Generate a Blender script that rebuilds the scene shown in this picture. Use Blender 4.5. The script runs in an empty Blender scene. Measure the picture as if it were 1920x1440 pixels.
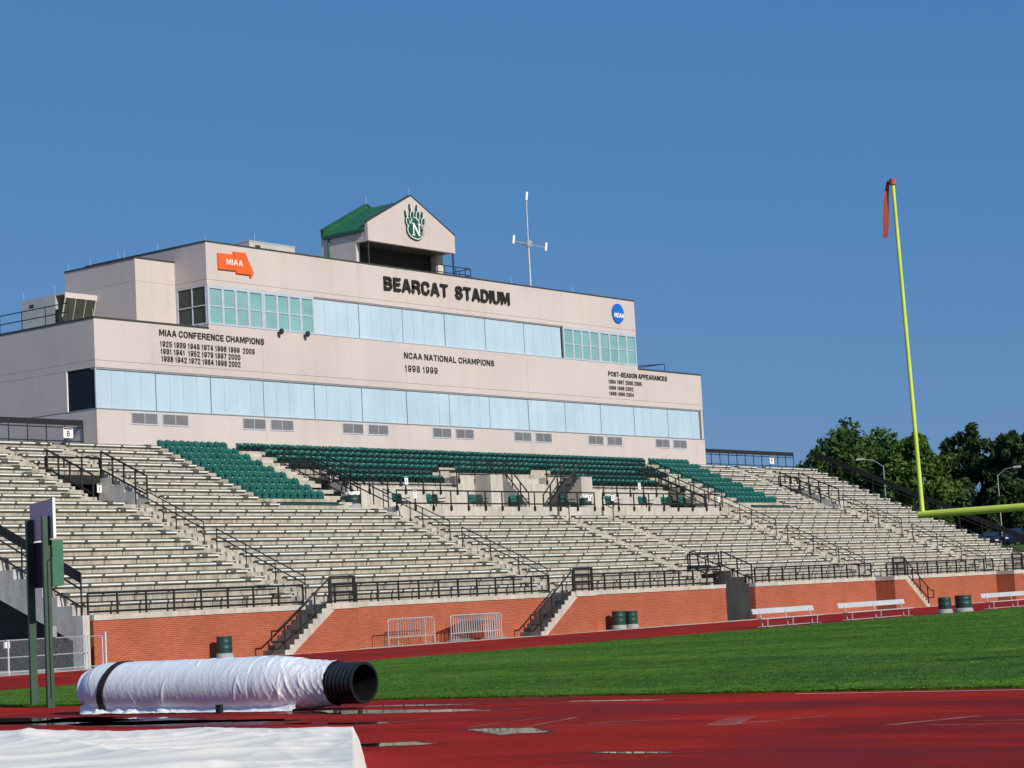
import bpy, bmesh, math, random
from mathutils import Vector, Matrix, noise
random.seed(7)
SC = bpy.context.scene
COL = SC.collection
R = math.radians

# ---------------------------------------------------------------- camera, sky, sun, exposure
cam = bpy.data.cameras.new('camera'); camo = bpy.data.objects.new('camera', cam); COL.objects.link(camo)
yaw, pitch, roll = 0.908027, 0.104730, 0.054035
fw = Vector((math.sin(yaw)*math.cos(pitch), math.cos(yaw)*math.cos(pitch), math.sin(pitch)))
rt0 = Vector((math.cos(yaw), -math.sin(yaw), 0)); up0 = rt0.cross(fw)
rt = rt0*math.cos(roll) - up0*math.sin(roll); up = rt0*math.sin(roll) + up0*math.cos(roll)
camo.matrix_world = Matrix(((rt.x, up.x, -fw.x, 0), (rt.y, up.y, -fw.y, 0), (rt.z, up.z, -fw.z, 1.70), (0, 0, 0, 1)))
cam.sensor_width = 36.0; cam.lens = 36.0*3911.04/1920.0
cam.clip_start = 0.1; cam.clip_end = 6000
SC.camera = camo

SUN_EL, SUN_X = 29.0, -0.22           # degrees above the horizon; the sun stands towards -Y, a little to -X
sd = Vector((SUN_X, -1.0, 0)).normalized()*math.cos(R(SUN_EL)) + Vector((0, 0, math.sin(R(SUN_EL))))
w = bpy.data.worlds.new('World'); SC.world = w; w.use_nodes = True
nt = w.node_tree; nt.nodes.clear()
sky = nt.nodes.new('ShaderNodeTexSky'); sky.sky_type = 'NISHITA'; sky.sun_disc = False
sky.sun_elevation = R(SUN_EL); sky.sun_rotation = math.atan2(sd.x, sd.y)
sky.altitude = 300; sky.air_density = 1.0; sky.dust_density = 0.6; sky.ozone_density = 2.2
bg = nt.nodes.new('ShaderNodeBackground'); bg.inputs[1].default_value = 0.085
tint = nt.nodes.new('ShaderNodeMix'); tint.data_type = 'RGBA'; tint.blend_type = 'MULTIPLY'; tint.inputs[0].default_value = 1.0; tint.inputs[7].default_value = (.60, .45, .35, 1)
even = nt.nodes.new('ShaderNodeMix'); even.data_type = 'RGBA'; even.inputs[0].default_value = .5; even.inputs[7].default_value = (.50, 3.7, 9.4, 1)
wo = nt.nodes.new('ShaderNodeOutputWorld')
nt.links.new(sky.outputs[0], tint.inputs[6]); nt.links.new(tint.outputs[2], even.inputs[6]); nt.links.new(even.outputs[2], bg.inputs[0]); nt.links.new(bg.outputs[0], wo.inputs[0])
sl = bpy.data.lights.new('sun', 'SUN'); sl.energy = 4.5; sl.angle = R(0.55); sl.color = (1.0, 0.93, 0.81)
slo = bpy.data.objects.new('sun', sl); COL.objects.link(slo)
slo.rotation_mode = 'QUATERNION'; slo.rotation_quaternion = sd.to_track_quat('Z', 'Y'); slo.location = (0, -50, 60)
SC.view_settings.view_transform = 'Standard'; SC.view_settings.look = 'None'
SC.view_settings.exposure = 0.0; SC.view_settings.gamma = 1.0; SC.view_settings.use_curve_mapping = False
SC.render.engine = 'CYCLES'

# ---------------------------------------------------------------- materials
def lin(r, g, b):
    f = lambda c: (c/255/12.92) if c/255 <= .04045 else ((c/255+.055)/1.055)**2.4
    return (f(r), f(g), f(b))
class NB:
    def __init__(s, name):
        s.m = bpy.data.materials.new(name); s.m.use_nodes = True; s.t = s.m.node_tree; s.t.nodes.clear()
        s.o = s.n('ShaderNodeOutputMaterial'); s.b = s.n('ShaderNodeBsdfPrincipled'); s.l(s.b.outputs[0], s.o.inputs[0])
        s.geo = s.n('ShaderNodeNewGeometry')
    def n(s, t): return s.t.nodes.new(t)
    def l(s, a, b): s.t.links.new(a, b)
    def pos(s, sc=(1, 1, 1)):
        mp = s.n('ShaderNodeMapping'); mp.inputs['Scale'].default_value = sc; s.l(s.geo.outputs['Position'], mp.inputs['Vector']); return mp.outputs[0]
    def noise(s, scale, sc=(1, 1, 1), detail=4, rough=.55):
        t = s.n('ShaderNodeTexNoise'); t.inputs['Scale'].default_value = scale; t.inputs['Detail'].default_value = detail; t.inputs['Roughness'].default_value = rough
        s.l(s.pos(sc), t.inputs['Vector']); return t.outputs['Fac']
    def ramp(s, fac, stops):
        r = s.n('ShaderNodeValToRGB'); e = r.color_ramp.elements
        while len(e) < len(stops): e.new(.5)
        for i, (p, c) in enumerate(stops): e[i].position = p; e[i].color = (*c, 1) if len(c) == 3 else c
        s.l(fac, r.inputs[0]); return r.outputs[0]
    def mix(s, fac, a, b, mode='MIX'):
        m = s.n('ShaderNodeMix'); m.data_type = 'RGBA'; m.blend_type = mode
        for v, i in ((fac, 0), (a, 6), (b, 7)):
            if hasattr(v, 'links'): s.l(v, m.inputs[i])
            elif i == 0: m.inputs[0].default_value = v
            else: m.inputs[i].default_value = (*v, 1)
        return m.outputs[2]
    def bump(s, h, dist=.01, strength=.5):
        b = s.n('ShaderNodeBump'); b.inputs['Distance'].default_value = dist; b.inputs['Strength'].default_value = strength
        s.l(h, b.inputs['Height']); s.l(b.outputs[0], s.b.inputs['Normal'])
    def set(s, color=None, rough=.6, metal=0.0, spec=.5, coat=0):
        if color is not None:
            if hasattr(color, 'links'): s.l(color, s.b.inputs['Base Color'])
            else: s.b.inputs['Base Color'].default_value = (*color, 1)
        if hasattr(rough, 'links'): s.l(rough, s.b.inputs['Roughness'])
        else: s.b.inputs['Roughness'].default_value = rough
        s.b.inputs['Metallic'].default_value = metal; s.b.inputs['Specular IOR Level'].default_value = spec
        s.b.inputs['Coat Weight'].default_value = coat
        return s.m
def sc3(c, k): return tuple(min(1, v*k) for v in c)
def plain(name, c, rough=.6, metal=0, var=.12, scale=3.0, spec=.5, bump=0, coat=0, sc=(1, 1, 1)):
    b = NB(name); f = b.noise(scale, sc)
    col = b.ramp(f, [(.3, sc3(c, 1-var)), (.7, sc3(c, 1+var))])
    if bump: b.bump(b.noise(scale*14), bump, .6)
    return b.set(col, rough, metal, spec, coat)
M = {}
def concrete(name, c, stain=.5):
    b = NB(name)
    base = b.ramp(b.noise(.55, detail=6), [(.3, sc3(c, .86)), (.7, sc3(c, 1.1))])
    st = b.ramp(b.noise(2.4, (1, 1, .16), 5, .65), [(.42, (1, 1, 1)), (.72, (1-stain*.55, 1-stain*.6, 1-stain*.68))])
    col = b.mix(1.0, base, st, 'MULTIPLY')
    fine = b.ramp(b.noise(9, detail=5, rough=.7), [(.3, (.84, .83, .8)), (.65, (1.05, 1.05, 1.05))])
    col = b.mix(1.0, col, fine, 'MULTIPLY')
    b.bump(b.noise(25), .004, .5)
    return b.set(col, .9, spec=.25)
M['concrete'] = concrete('concrete', (.455, .42, .37), .85)
M['concrete_clean'] = concrete('concrete_clean', (.53, .50, .455), .45)
M['concrete_grey'] = concrete('concrete_grey', (.54, .52, .49), .5)
def stucco():
    b = NB('stucco')
    c = (.54, .48, .455)
    base = b.ramp(b.noise(.22, detail=5), [(.3, sc3(c, .94)), (.7, sc3(c, 1.05))])
    st = b.ramp(b.noise(1.1, (1, 1, .12), 5, .6), [(.5, (1, 1, 1)), (.8, (.92, .905, .885))])
    b.bump(b.noise(60, detail=2), .003, .6)
    return b.set(b.mix(1.0, base, st, 'MULTIPLY'), .92, spec=.2)
M['stucco'] = stucco()
M['step_dark'] = concrete('step_dark', (.17, .165, .155), .7)  # dark-coated steps; colour also holds the shade on left-facing risers and passage wall
def brick():
    b = NB('brick')
    sep = b.n('ShaderNodeSeparateXYZ'); b.l(b.geo.outputs['Position'], sep.inputs[0])
    ad = b.n('ShaderNodeMath'); ad.operation = 'ADD'; b.l(sep.outputs[0], ad.inputs[0]); b.l(sep.outputs[1], ad.inputs[1])
    cb = b.n('ShaderNodeCombineXYZ'); b.l(ad.outputs[0], cb.inputs[0]); b.l(sep.outputs[2], cb.inputs[1])
    t = b.n('ShaderNodeTexBrick'); b.l(cb.outputs[0], t.inputs['Vector'])
    t.inputs['Color1'].default_value = (.365, .082, .040, 1); t.inputs['Color2'].default_value = (.285, .058, .028, 1)
    t.inputs['Mortar'].default_value = (.42, .175, .11, 1); t.inputs['Scale'].default_value = 1
    t.inputs['Mortar Size'].default_value = .011; t.inputs['Mortar Smooth'].default_value = .1; t.inputs['Bias'].default_value = -.1
    t.inputs['Brick Width'].default_value = .30; t.inputs['Row Height'].default_value = .0815
    big = b.ramp(b.noise(.5, detail=4), [(.3, (.86, .84, .82)), (.7, (1.08, 1.06, 1.05))])
    col = b.mix(1.0, t.outputs['Color'], big, 'MULTIPLY')
    m = b.n('ShaderNodeMath'); m.operation = 'SUBTRACT'; m.inputs[0].default_value = 1; b.l(t.outputs['Fac'], m.inputs[1])
    b.bump(m.outputs[0], .008, .5)
    return b.set(col, .88, spec=.25)
M['brick'] = brick()
M['black_steel'] = plain('black_steel', (.007, .007, .0075), .55, 0, .3, 5)
M['black_fabric'] = plain('black_fabric', (.010, .010, .011), .85, 0, .3, 6)
M['aluminium'] = plain('aluminium', (.62, .62, .62), .42, .35, .08, 2, sc=(1, 1, 1))
M['bench_front'] = plain('bench_front', (.78, .76, .70), .45, .1, .1, 1.3)
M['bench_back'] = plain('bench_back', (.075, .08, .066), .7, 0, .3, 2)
M['bracket'] = plain('bracket', (.11, .115, .095), .7, .2, .25, 4)
M['galvanised'] = plain('galvanised', (.55, .57, .58), .45, .5, .12, 6)
M['seat_green'] = plain('seat_green', (.010, .096, .078), .42, 0, .3, 1.6, spec=.5)
M['seat_dark'] = plain('seat_dark', (.004, .017, .015), .5, 0, .25, 2)
M['white'] = plain('white', (.80, .80, .78), .55, 0, .05, 4)
M['roof_green'] = plain('roof_green', (.018, .105, .052), .5, .1, .15, .8)
M['coping_dark'] = plain('coping_dark', (.055, .06, .045), .5, .2, .2, 1)
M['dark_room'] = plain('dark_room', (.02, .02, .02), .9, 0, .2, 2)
def shutter():
    b = NB('shutter')
    base = b.ramp(b.noise(.6, (1, 1, .5), 4), [(.3, (.395, .53, .62)), (.7, (.475, .605, .685))])
    st = b.ramp(b.noise(1.0, (5, 5, .12), 3), [(.35, (.965, .975, .985)), (.65, (1.02, 1.012, 1.005))])
    return b.set(b.mix(1.0, base, st, 'MULTIPLY'), .3, 0, .5)
M['shutter'] = shutter()
M['pane_teal'] = plain('pane_teal', (.20, .39, .385), .16, 0, .12, .5, spec=.7)
M['pane_dark'] = plain('pane_dark', (.013, .016, .018), .3, 0, .25, .6, spec=.15)
M['pane_green'] = plain('pane_green', (.045, .058, .050), .3, 0, .25, .6, spec=.2)
M['pane_grey'] = plain('pane_grey', (.17, .165, .17), .3, 0, .12, .7)
M['window_frame'] = plain('window_frame', (.50, .55, .63), .42, .15, .06, 2)
M['letter_black'] = plain('letter_black', (.018, .016, .012), .5, 0, .3, 3)
M['orange_sign'] = plain('orange_sign', (.86, .115, .018), .5, 0, .05, 2)
M['blue_sign'] = plain('blue_sign', (.012, .135, .55), .45, 0, .05, 2)
M['paw_green'] = plain('paw_green', (.010, .075, .05), .45, 0, .1, 3)
M['rtu'] = plain('rtu', (.50, .48, .45), .5, .15, .08, 1)
M['grey_metal'] = plain('grey_metal', (.32, .33, .35), .5, .3, .1, 2)
M['post_green'] = plain('post_green', (.014, .055, .028), .5, 0, .22, 3)
M['box_green'] = plain('box_green', (.012, .12, .065), .5, 0, .12, 3)
M['grey_board'] = plain('grey_board', (.68, .62, .55), .6, 0, .07, 2)
M['barrel_green'] = plain('barrel_green', (.009, .046, .038), .5, 0, .2, 3)
M['base_grey'] = plain('base_grey', (.30, .31, .31), .75, 0, .15, 4)
M['goal_yellow'] = plain('goal_yellow', (.56, .68, .085), .5, 0, .10, 2)
M['ribbon'] = plain('ribbon', (.40, .085, .05), .8, 0, .15, 4)
M['pipe_black'] = plain('pipe_black', (.010, .010, .011), .38, 0, .3, 6)
M['tarp'] = plain('tarp', (.80, .82, .84), .40, 0, .06, 1.2, bump=.01)
M['mat_cover'] = plain('mat_cover', (.90, .82, .70), .5, 0, .07, .8, bump=.006)
M['rubber'] = plain('rubber', (.02, .02, .02), .8)
M['glass_car'] = plain('glass_car', (.02, .025, .03), .05, spec=.8)
M['car_blue'] = plain('car_blue', (.012, .022, .07), .25, .3, .05, 1, coat=.6)
M['car_dark'] = plain('car_dark', (.02, .02, .024), .25, .3, .05, 1, coat=.6)
M['car_silver'] = plain('car_silver', (.42, .44, .47), .3, .6, .05, 1, coat=.5)
M['red_lens'] = plain('red_lens', (.4, .01, .01), .3)
def bark():
    return plain('bark', (.075, .055, .04), .95, 0, .35, 4, bump=.03)
M['bark'] = bark()
def leaf(name, c, sc=.55):
    b = NB(name)
    col = b.ramp(b.noise(sc, detail=3), [(.3, sc3(c, .55)), (.5, c), (.72, sc3(c, 1.7))])
    tr = b.n('ShaderNodeBsdfTranslucent'); b.l(col, tr.inputs[0])
    mx = b.n('ShaderNodeMixShader'); mx.inputs[0].default_value = .22
    m = b.set(col, .62, spec=.3)
    b.l(b.b.outputs[0], mx.inputs[1]); b.l(tr.outputs[0], mx.inputs[2]); b.l(mx.outputs[0], b.o.inputs[0])
    return m
M['leaf_a'] = leaf('leaf_a', (.050, .100, .019))
M['leaf_b'] = leaf('leaf_b', (.072, .128, .020))
M['leaf_c'] = leaf('leaf_c', (.034, .066, .020))
def track():
    b = NB('track_rubber')
    c = (.355, .018, .012)
    base = b.ramp(b.noise(.35, (1, .6, 1), 6, .6), [(.3, sc3(c, .82)), (.7, sc3(c, 1.12))])
    wet = b.ramp(b.noise(.30, (1.8, .5, 1), 6, .6), [(.46, (1.04, 1.04, 1.04)), (.55, (.68, .66, .68)), (.66, (.52, .50, .54))])
    col = b.mix(1.0, base, wet, 'MULTIPLY')
    gr = b.ramp(b.noise(45, detail=3, rough=.8), [(.36, (.62, .6, .6)), (.64, (1.3, 1.28, 1.28))])
    col = b.mix(1.0, col, gr, 'MULTIPLY')
    b.bump(b.noise(120, detail=2), .004, .8)
    rg = b.ramp(b.noise(.30, (1.8, .5, 1), 6, .6), [(.47, (.95, .95, .95)), (.62, (.66, .66, .66))])
    return b.set(col, rg, spec=.08)
M['track'] = track()
def grass():
    b = NB('turf')
    base = b.ramp(b.noise(.5, (.6, 1, 1), 6, .7), [(.28, (.044, .112, .006)), (.5, (.072, .172, .009)), (.72, (.130, .228, .018))])
    band = b.ramp(b.noise(.12, (2.2, .3, 1), 3), [(.38, (.66, .72, .66)), (.6, (1.16, 1.12, 1.12))])
    fine = b.ramp(b.noise(3.2, (1, 1, 1), 8, .85), [(.38, (.40, .46, .42)), (.5, (1, 1, 1)), (.62, (1.8, 1.5, 1.7))])
    worn = b.ramp(b.noise(.5, (.5, 1.4, 1), 5, .7), [(.70, (0, 0, 0)), (.78, (1, 1, 1))])
    col = b.mix(1.0, b.mix(1.0, base, band, 'MULTIPLY'), fine, 'MULTIPLY')
    sw = b.n('ShaderNodeRGBToBW'); b.l(worn, sw.inputs[0])
    ml = b.n('ShaderNodeMath'); ml.operation = 'MULTIPLY'; ml.inputs[1].default_value = .35; b.l(sw.outputs[0], ml.inputs[0])
    col = b.mix(ml.outputs[0], col, (.20, .22, .15))
    b.bump(b.noise(30, detail=4, rough=.8), .05, .9)
    return b.set(col, .9, spec=.15)
M['turf'] = grass()
M['blade'] = leaf('blade', (.070, .165, .010), 1.5)
def ground_m():
    b = NB('ground'); c = (.06, .085, .03)
    return b.set(b.ramp(b.noise(.05, detail=6), [(.3, sc3(c, .7)), (.7, sc3(c, 1.3))]), .95, spec=.1)
M['ground'] = ground_m()
M['asphalt'] = plain('asphalt', (.05, .05, .052), .9, 0, .2, .5)
def water():
    """standing water in the middle of the sheet, breaking up into damp rubber towards its rim (attribute wet: 1 inside, 0 at the rim)"""
    b = NB('water')
    at = b.n('ShaderNodeAttribute'); at.attribute_name = 'wet'
    ns = b.noise(3.5, (1, 1, 1), 5, .7); ad = b.n('ShaderNodeMath'); ad.operation = 'MULTIPLY_ADD'; b.l(ns, ad.inputs[0]); ad.inputs[1].default_value = 1.1; ad.inputs[2].default_value = -.55
    sm = b.n('ShaderNodeMath'); sm.operation = 'ADD'; b.l(at.outputs['Fac'], sm.inputs[0]); b.l(ad.outputs[0], sm.inputs[1])
    mask = b.ramp(sm.outputs[0], [(.38, (0, 0, 0)), (.52, (1, 1, 1))]); damp = b.ramp(sm.outputs[0], [(.0, (.29, .024, .014)), (.3, (.15, .014, .010))])
    m = b.set(damp, .8, 0, .1)
    wt = b.n('ShaderNodeBsdfPrincipled'); wt.inputs['Base Color'].default_value = (.030, .012, .010, 1); wt.inputs['Roughness'].default_value = .03; wt.inputs['IOR'].default_value = 1.36
    mx = b.n('ShaderNodeMixShader'); b.l(mask, mx.inputs[0]); b.l(b.b.outputs[0], mx.inputs[1]); b.l(wt.outputs[0], mx.inputs[2]); b.l(mx.outputs[0], b.o.inputs[0])
    return m
M['water'] = water()
def faded_paint():
    b = NB('faded_paint'); f = b.noise(2.2, detail=6, rough=.75)
    col = b.ramp(f, [(.42, (.28, .03, .018)), (.58, (.37, .12, .10)), (.8, (.48, .26, .23))])
    return b.set(col, .85, spec=.2)
M['faded_paint'] = faded_paint()
def sign_white(): return plain('sign_white', (.82, .82, .80), .5, 0, .04, 3)
M['sign_white'] = sign_white()

# ---------------------------------------------------------------- mesh helpers
class MB:
    def __init__(s): s.v = []; s.f = []; s.mi = []
    def add(s, vs, fs, m=0):
        o = len(s.v); s.v += [tuple(p) for p in vs]; s.f += [tuple(i+o for i in f) for f in fs]; s.mi += [m]*len(fs); return s
    def box(s, x0, x1, y0, y1, z0, z1, m=0):
        vs = [(x0, y0, z0), (x1, y0, z0), (x1, y1, z0), (x0, y1, z0), (x0, y0, z1), (x1, y0, z1), (x1, y1, z1), (x0, y1, z1)]
        return s.add(vs, [(3, 2, 1, 0), (4, 5, 6, 7), (0, 1, 5, 4), (1, 2, 6, 5), (2, 3, 7, 6), (3, 0, 4, 7)], m)
    def obox(s, c, a, b, h, m=0):
        """oriented box: centre of the base c, half axes a and b (vectors), height vector h"""
        c, a, b, h = Vector(c), Vector(a), Vector(b), Vector(h)
        vs = [c-a-b, c+a-b, c+a+b, c-a+b]; vs += [p+h for p in vs]
        return s.add(vs, [(3, 2, 1, 0), (4, 5, 6, 7), (0, 1, 5, 4), (1, 2, 6, 5), (2, 3, 7, 6), (3, 0, 4, 7)], m)
    def bar(s, p, q, r, n=6, m=0, r2=None):
        p, q = Vector(p), Vector(q); d = (q-p).normalized(); r2 = r if r2 is None else r2
        a = d.orthogonal().normalized(); b = d.cross(a); vs = []
        for c, rr in ((p, r), (q, r2)):
            for i in range(n):
                t = 2*math.pi*i/n; vs.append(c+(a*math.cos(t)+b*math.sin(t))*rr)
        fs = [(i, (i+1) % n, n+(i+1) % n, n+i) for i in range(n)] + [tuple(reversed(range(n))), tuple(range(n, 2*n))]
        return s.add(vs, fs, m)
    def tube(s, pts, r, n=8, m=0):
        for a, b in zip(pts[:-1], pts[1:]): s.bar(a, b, r, n, m)
        return s
    def lathe(s, prof, c, n=20, axis='z', m=0, cap=True):
        vs = []; fs = []
        for (r, h) in prof:
            for i in range(n):
                t = 2*math.pi*i/n; a, b = r*math.cos(t), r*math.sin(t)
                vs.append({'z': (c[0]+a, c[1]+b, c[2]+h), 'y': (c[0]+a, c[1]+h, c[2]+b)}[axis])
        for j in range(len(prof)-1):
            for i in range(n): fs.append((j*n+i, j*n+(i+1) % n, (j+1)*n+(i+1) % n, (j+1)*n+i))
        if cap: fs += [tuple(reversed(range(n))), tuple(range((len(prof)-1)*n, len(prof)*n))]
        return s.add(vs, fs, m)
    def prism(s, pts, y0, y1, m=0):
        """polygon of (x, z) points extruded from y0 to y1"""
        n = len(pts)
        vs = [(x, y0, z) for x, z in pts]+[(x, y1, z) for x, z in pts]
        return s.add(vs, [tuple(range(n)), tuple(reversed(range(n, 2*n)))]+[(i, n+i, n+(i+1) % n, (i+1) % n) for i in range(n)], m)
    def xprism(s, pts, x0, x1, m=0):
        """polygon of (y, z) points extruded from x0 to x1"""
        n = len(pts)
        vs = [(x0, y, z) for y, z in pts]+[(x1, y, z) for y, z in pts]
        return s.add(vs, [tuple(range(n)), tuple(reversed(range(n, 2*n)))]+[(i, n+i, n+(i+1) % n, (i+1) % n) for i in range(n)], m)
    def build(s, name, mats, parent=None, smooth=False, org=None, fix=True):
        if isinstance(mats, str): mats = [mats]
        if parent is not None: org = Vector(parent['_o'])
        elif org is None:
            xs, ys, zs = zip(*s.v); org = Vector(((min(xs)+max(xs))/2, (min(ys)+max(ys))/2, min(zs)))
        org = Vector(org)
        me = bpy.data.meshes.new(name)
        me.from_pydata([(x-org.x, y-org.y, z-org.z) for x, y, z in s.v], [], s.f)
        for k in mats: me.materials.append(M[k])
        me.polygons.foreach_set('material_index', s.mi)
        if fix:
            bm = bmesh.new(); bm.from_mesh(me); bmesh.ops.recalc_face_normals(bm, faces=bm.faces); bm.to_mesh(me); bm.free()
        if smooth: me.polygons.foreach_set('use_smooth', [True]*len(me.polygons))
        me.update()
        o = bpy.data.objects.new(name, me); COL.objects.link(o)
        if parent is not None: o.parent = parent
        else: o.location = org
        o['_o'] = tuple(org)
        return o
def empty(name, loc, label, cat, group=None):
    o = bpy.data.objects.new(name, None); COL.objects.link(o); o.location = loc; o['_o'] = tuple(loc); o.empty_display_size = .3
    return tag(o, label, cat, group)
def tag(o, label, cat, group=None):
    o['label'] = label; o['category'] = cat
    if group: o['group'] = group
    return o
def struct(o): o['kind'] = 'structure'; return o
def stuff(o): o['kind'] = 'stuff'; return o
def share(src, name, parent, off):
    """a copy of a part that shares its mesh, moved by off inside its parent"""
    c = src.copy(); c.name = name; COL.objects.link(c); c.parent = parent; c.location = off; return c
def text_mesh(body, width, height, depth, offset=.012, spacing=1.0):
    cu = bpy.data.curves.new('t', 'FONT'); cu.body = body; cu.extrude = .05; cu.offset = offset; cu.resolution_u = 3; cu.space_character = spacing
    o = bpy.data.objects.new('t', cu); COL.objects.link(o); bpy.context.view_layer.update()
    me = bpy.data.meshes.new_from_object(o.evaluated_get(bpy.context.evaluated_depsgraph_get()))
    bpy.data.objects.remove(o); bpy.data.curves.remove(cu)
    xs = [v.co.x for v in me.vertices]; ys = [v.co.y for v in me.vertices]
    x0, x1, y0, y1 = min(xs), max(xs), min(ys), max(ys)
    vs = [((v.co.x-x0)/(x1-x0)*width, (-depth if v.co.z > 0 else 0.0), (v.co.y-y0)/(y1-y0)*height) for v in me.vertices]
    fs = [tuple(p.vertices) for p in me.polygons]; bpy.data.meshes.remove(me)
    return vs, fs
def letters(body, x, y, z, width, height, depth, mat, parent, name='lettering', **k):
    vs, fs = text_mesh(body, width, height, depth, **k)
    b = MB(); b.add([(x+a, y+c, z+d) for a, c, d in vs], fs); return b.build(name, mat, parent)
# stroke letterforms (bold grotesque): centre lines in a unit box, and advance widths
GL = {'A': ([[(0, 0), (.42, 1), (.58, 1), (1, 0)], [(.17, .30), (.83, .30)]], .66), 'B': ([[(0, 0), (0, 1), (.66, 1), (.9, .93), (.95, .77), (.9, .61), (.66, .53), (.1, .53)], [(.66, .53), (.93, .44), (1, .26), (.93, .07), (.68, 0), (.1, 0)]], .6),
 'C': ([[(1, .75), (.94, .90), (.72, 1), (.3, 1), (.07, .87), (0, .65), (0, .35), (.07, .13), (.3, 0), (.72, 0), (.94, .10), (1, .25)]], .62), 'D': ([[(0, .5), (0, 1), (.58, 1), (.9, .88), (1, .65), (1, .35), (.9, .12), (.58, 0), (0, 0), (0, .5)]], .62),
 'E': ([[(1, 1), (0, 1), (0, 0), (1, 0)], [(0, .52), (.88, .52)]], .52), 'F': ([[(1, 1), (0, 1), (0, 0)], [(0, .5), (.85, .5)]], .5), 'H': ([[(0, 0), (0, 1)], [(1, 0), (1, 1)], [(0, .52), (1, .52)]], .6), 'I': ([[(.5, 0), (.5, 1)]], .0),
 'L': ([[(0, 1), (0, 0), (1, 0)]], .5), 'M': ([[(0, 0), (0, 1), (.12, 1), (.5, .12), (.88, 1), (1, 1), (1, 0)]], .8), 'N': ([[(0, 0), (0, 1), (.14, 1), (.86, 0), (1, 0), (1, 1)]], .62),
 'O': ([[(.5, 0), (.3, 0), (.07, .13), (0, .35), (0, .65), (.07, .87), (.3, 1), (.7, 1), (.93, .87), (1, .65), (1, .35), (.93, .13), (.7, 0), (.5, 0)]], .64), 'P': ([[(0, 0), (0, 1), (.66, 1), (.93, .9), (1, .72), (.93, .54), (.66, .45), (0, .45)]], .56),
 'R': ([[(0, 0), (0, 1), (.66, 1), (.93, .9), (1, .74), (.93, .57), (.66, .48), (0, .48)], [(.6, .48), (.86, .4), (.93, .25), (1, 0)]], .6), 'S': ([[(.97, .77), (.88, .92), (.66, 1), (.32, 1), (.08, .9), (.03, .74), (.13, .59), (.87, .42), (1, .26), (.92, .09), (.68, 0), (.32, 0), (.08, .08), (0, .23)]], .58),
 'T': ([[(0, 1), (1, 1)], [(.5, 1), (.5, 0)]], .58), 'U': ([[(0, 1), (0, .3), (.1, .08), (.35, 0), (.65, 0), (.9, .08), (1, .3), (1, 1)]], .6), '-': ([[(0, .42), (1, .42)]], .26),
 '0': ([[(.5, 0), (.28, 0), (.06, .15), (0, .4), (0, .6), (.06, .85), (.28, 1), (.72, 1), (.94, .85), (1, .6), (1, .4), (.94, .15), (.72, 0), (.5, 0)]], .46), '1': ([[(.1, .74), (.62, 1), (.62, 0)]], .26), '2': ([[(0, .72), (.08, .9), (.32, 1), (.68, 1), (.92, .9), (1, .72), (.9, .54), (.06, .1), (.06, 0), (1, 0)]], .46),
 '3': ([[(.02, .76), (.1, .92), (.35, 1), (.68, 1), (.92, .9), (.95, .72), (.82, .58), (.4, .53)], [(.4, .53), (.85, .47), (1, .28), (.92, .08), (.68, 0), (.32, 0), (.08, .09), (0, .25)]], .46), '4': ([[(.74, 0), (.74, 1), (.66, 1), (0, .30), (0, .24), (1, .24)]], .48), '5': ([[(.92, 1), (.12, 1), (.05, .5), (.3, .62), (.68, .62), (.93, .5), (1, .32), (.92, .1), (.68, 0), (.3, 0), (.08, .08), (0, .24)]], .46),
 '6': ([[(.95, .78), (.85, .95), (.6, 1), (.3, .96), (.08, .78), (0, .4), (.05, .14), (.28, 0), (.72, 0), (.95, .14), (1, .32), (.92, .5), (.72, .6), (.3, .6), (.05, .42)]], .46), '7': ([[(0, 1), (1, 1), (1, .93), (.55, .45), (.38, 0)]], .45), '8': ([[(.5, .53), (.2, .58), (.06, .74), (.12, .92), (.35, 1), (.65, 1), (.88, .92), (.94, .74), (.8, .58), (.5, .53)], [(.5, .53), (.15, .45), (0, .27), (.08, .08), (.32, 0), (.68, 0), (.92, .08), (1, .27), (.85, .45), (.5, .53)]], .46),
 '9': ([[(.05, .22), (.15, .05), (.4, 0), (.7, .04), (.92, .22), (1, .6), (.95, .86), (.72, 1), (.28, 1), (.05, .86), (0, .68), (.08, .5), (.28, .4), (.7, .4), (.95, .58)]], .46)}
def stroke(b, pts, t, y0, y1):
    """flat ribbon of width t along the (x, z) polyline, extruded from y0 to y1"""
    P = [Vector(p) for p in pts]; closed = (P[0]-P[-1]).length < 1e-6; L = []; Rr = []; n = len(P)
    for i in range(n):
        d0 = (P[i]-P[i-1]).normalized() if i > 0 else ((P[0]-P[-2]).normalized() if closed else (P[1]-P[0]).normalized())
        d1 = (P[i+1]-P[i]).normalized() if i < n-1 else ((P[1]-P[0]).normalized() if closed else (P[-1]-P[-2]).normalized())
        n0 = Vector((-d0.y, d0.x)); n1 = Vector((-d1.y, d1.x)); m = (n0+n1)
        m = m.normalized() if m.length > 1e-4 else n0; k = min(1.6, 1/max(.4, m.dot(n0)))
        e = Vector((0, 0))
        if not closed and i == 0: e = -d1*t*.5
        if not closed and i == n-1: e = d0*t*.5
        L.append(P[i]+m*t*.5*k+e); Rr.append(P[i]-m*t*.5*k+e)
    vs = [(p.x, y0, p.y) for p in L]+[(p.x, y0, p.y) for p in Rr]+[(p.x, y1, p.y) for p in L]+[(p.x, y1, p.y) for p in Rr]
    fs = []
    for i in range(n-1): fs += [(i, i+1, n+i+1, n+i), (2*n+i, i, i+1, 2*n+i+1)[::-1], (n+i, n+i+1, 3*n+i+1, 3*n+i)]
    if not closed: fs += [(0, n, 3*n, 2*n), (n-1, 2*n-1, 4*n-1, 3*n-1)]
    b.add(vs, fs)
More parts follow.
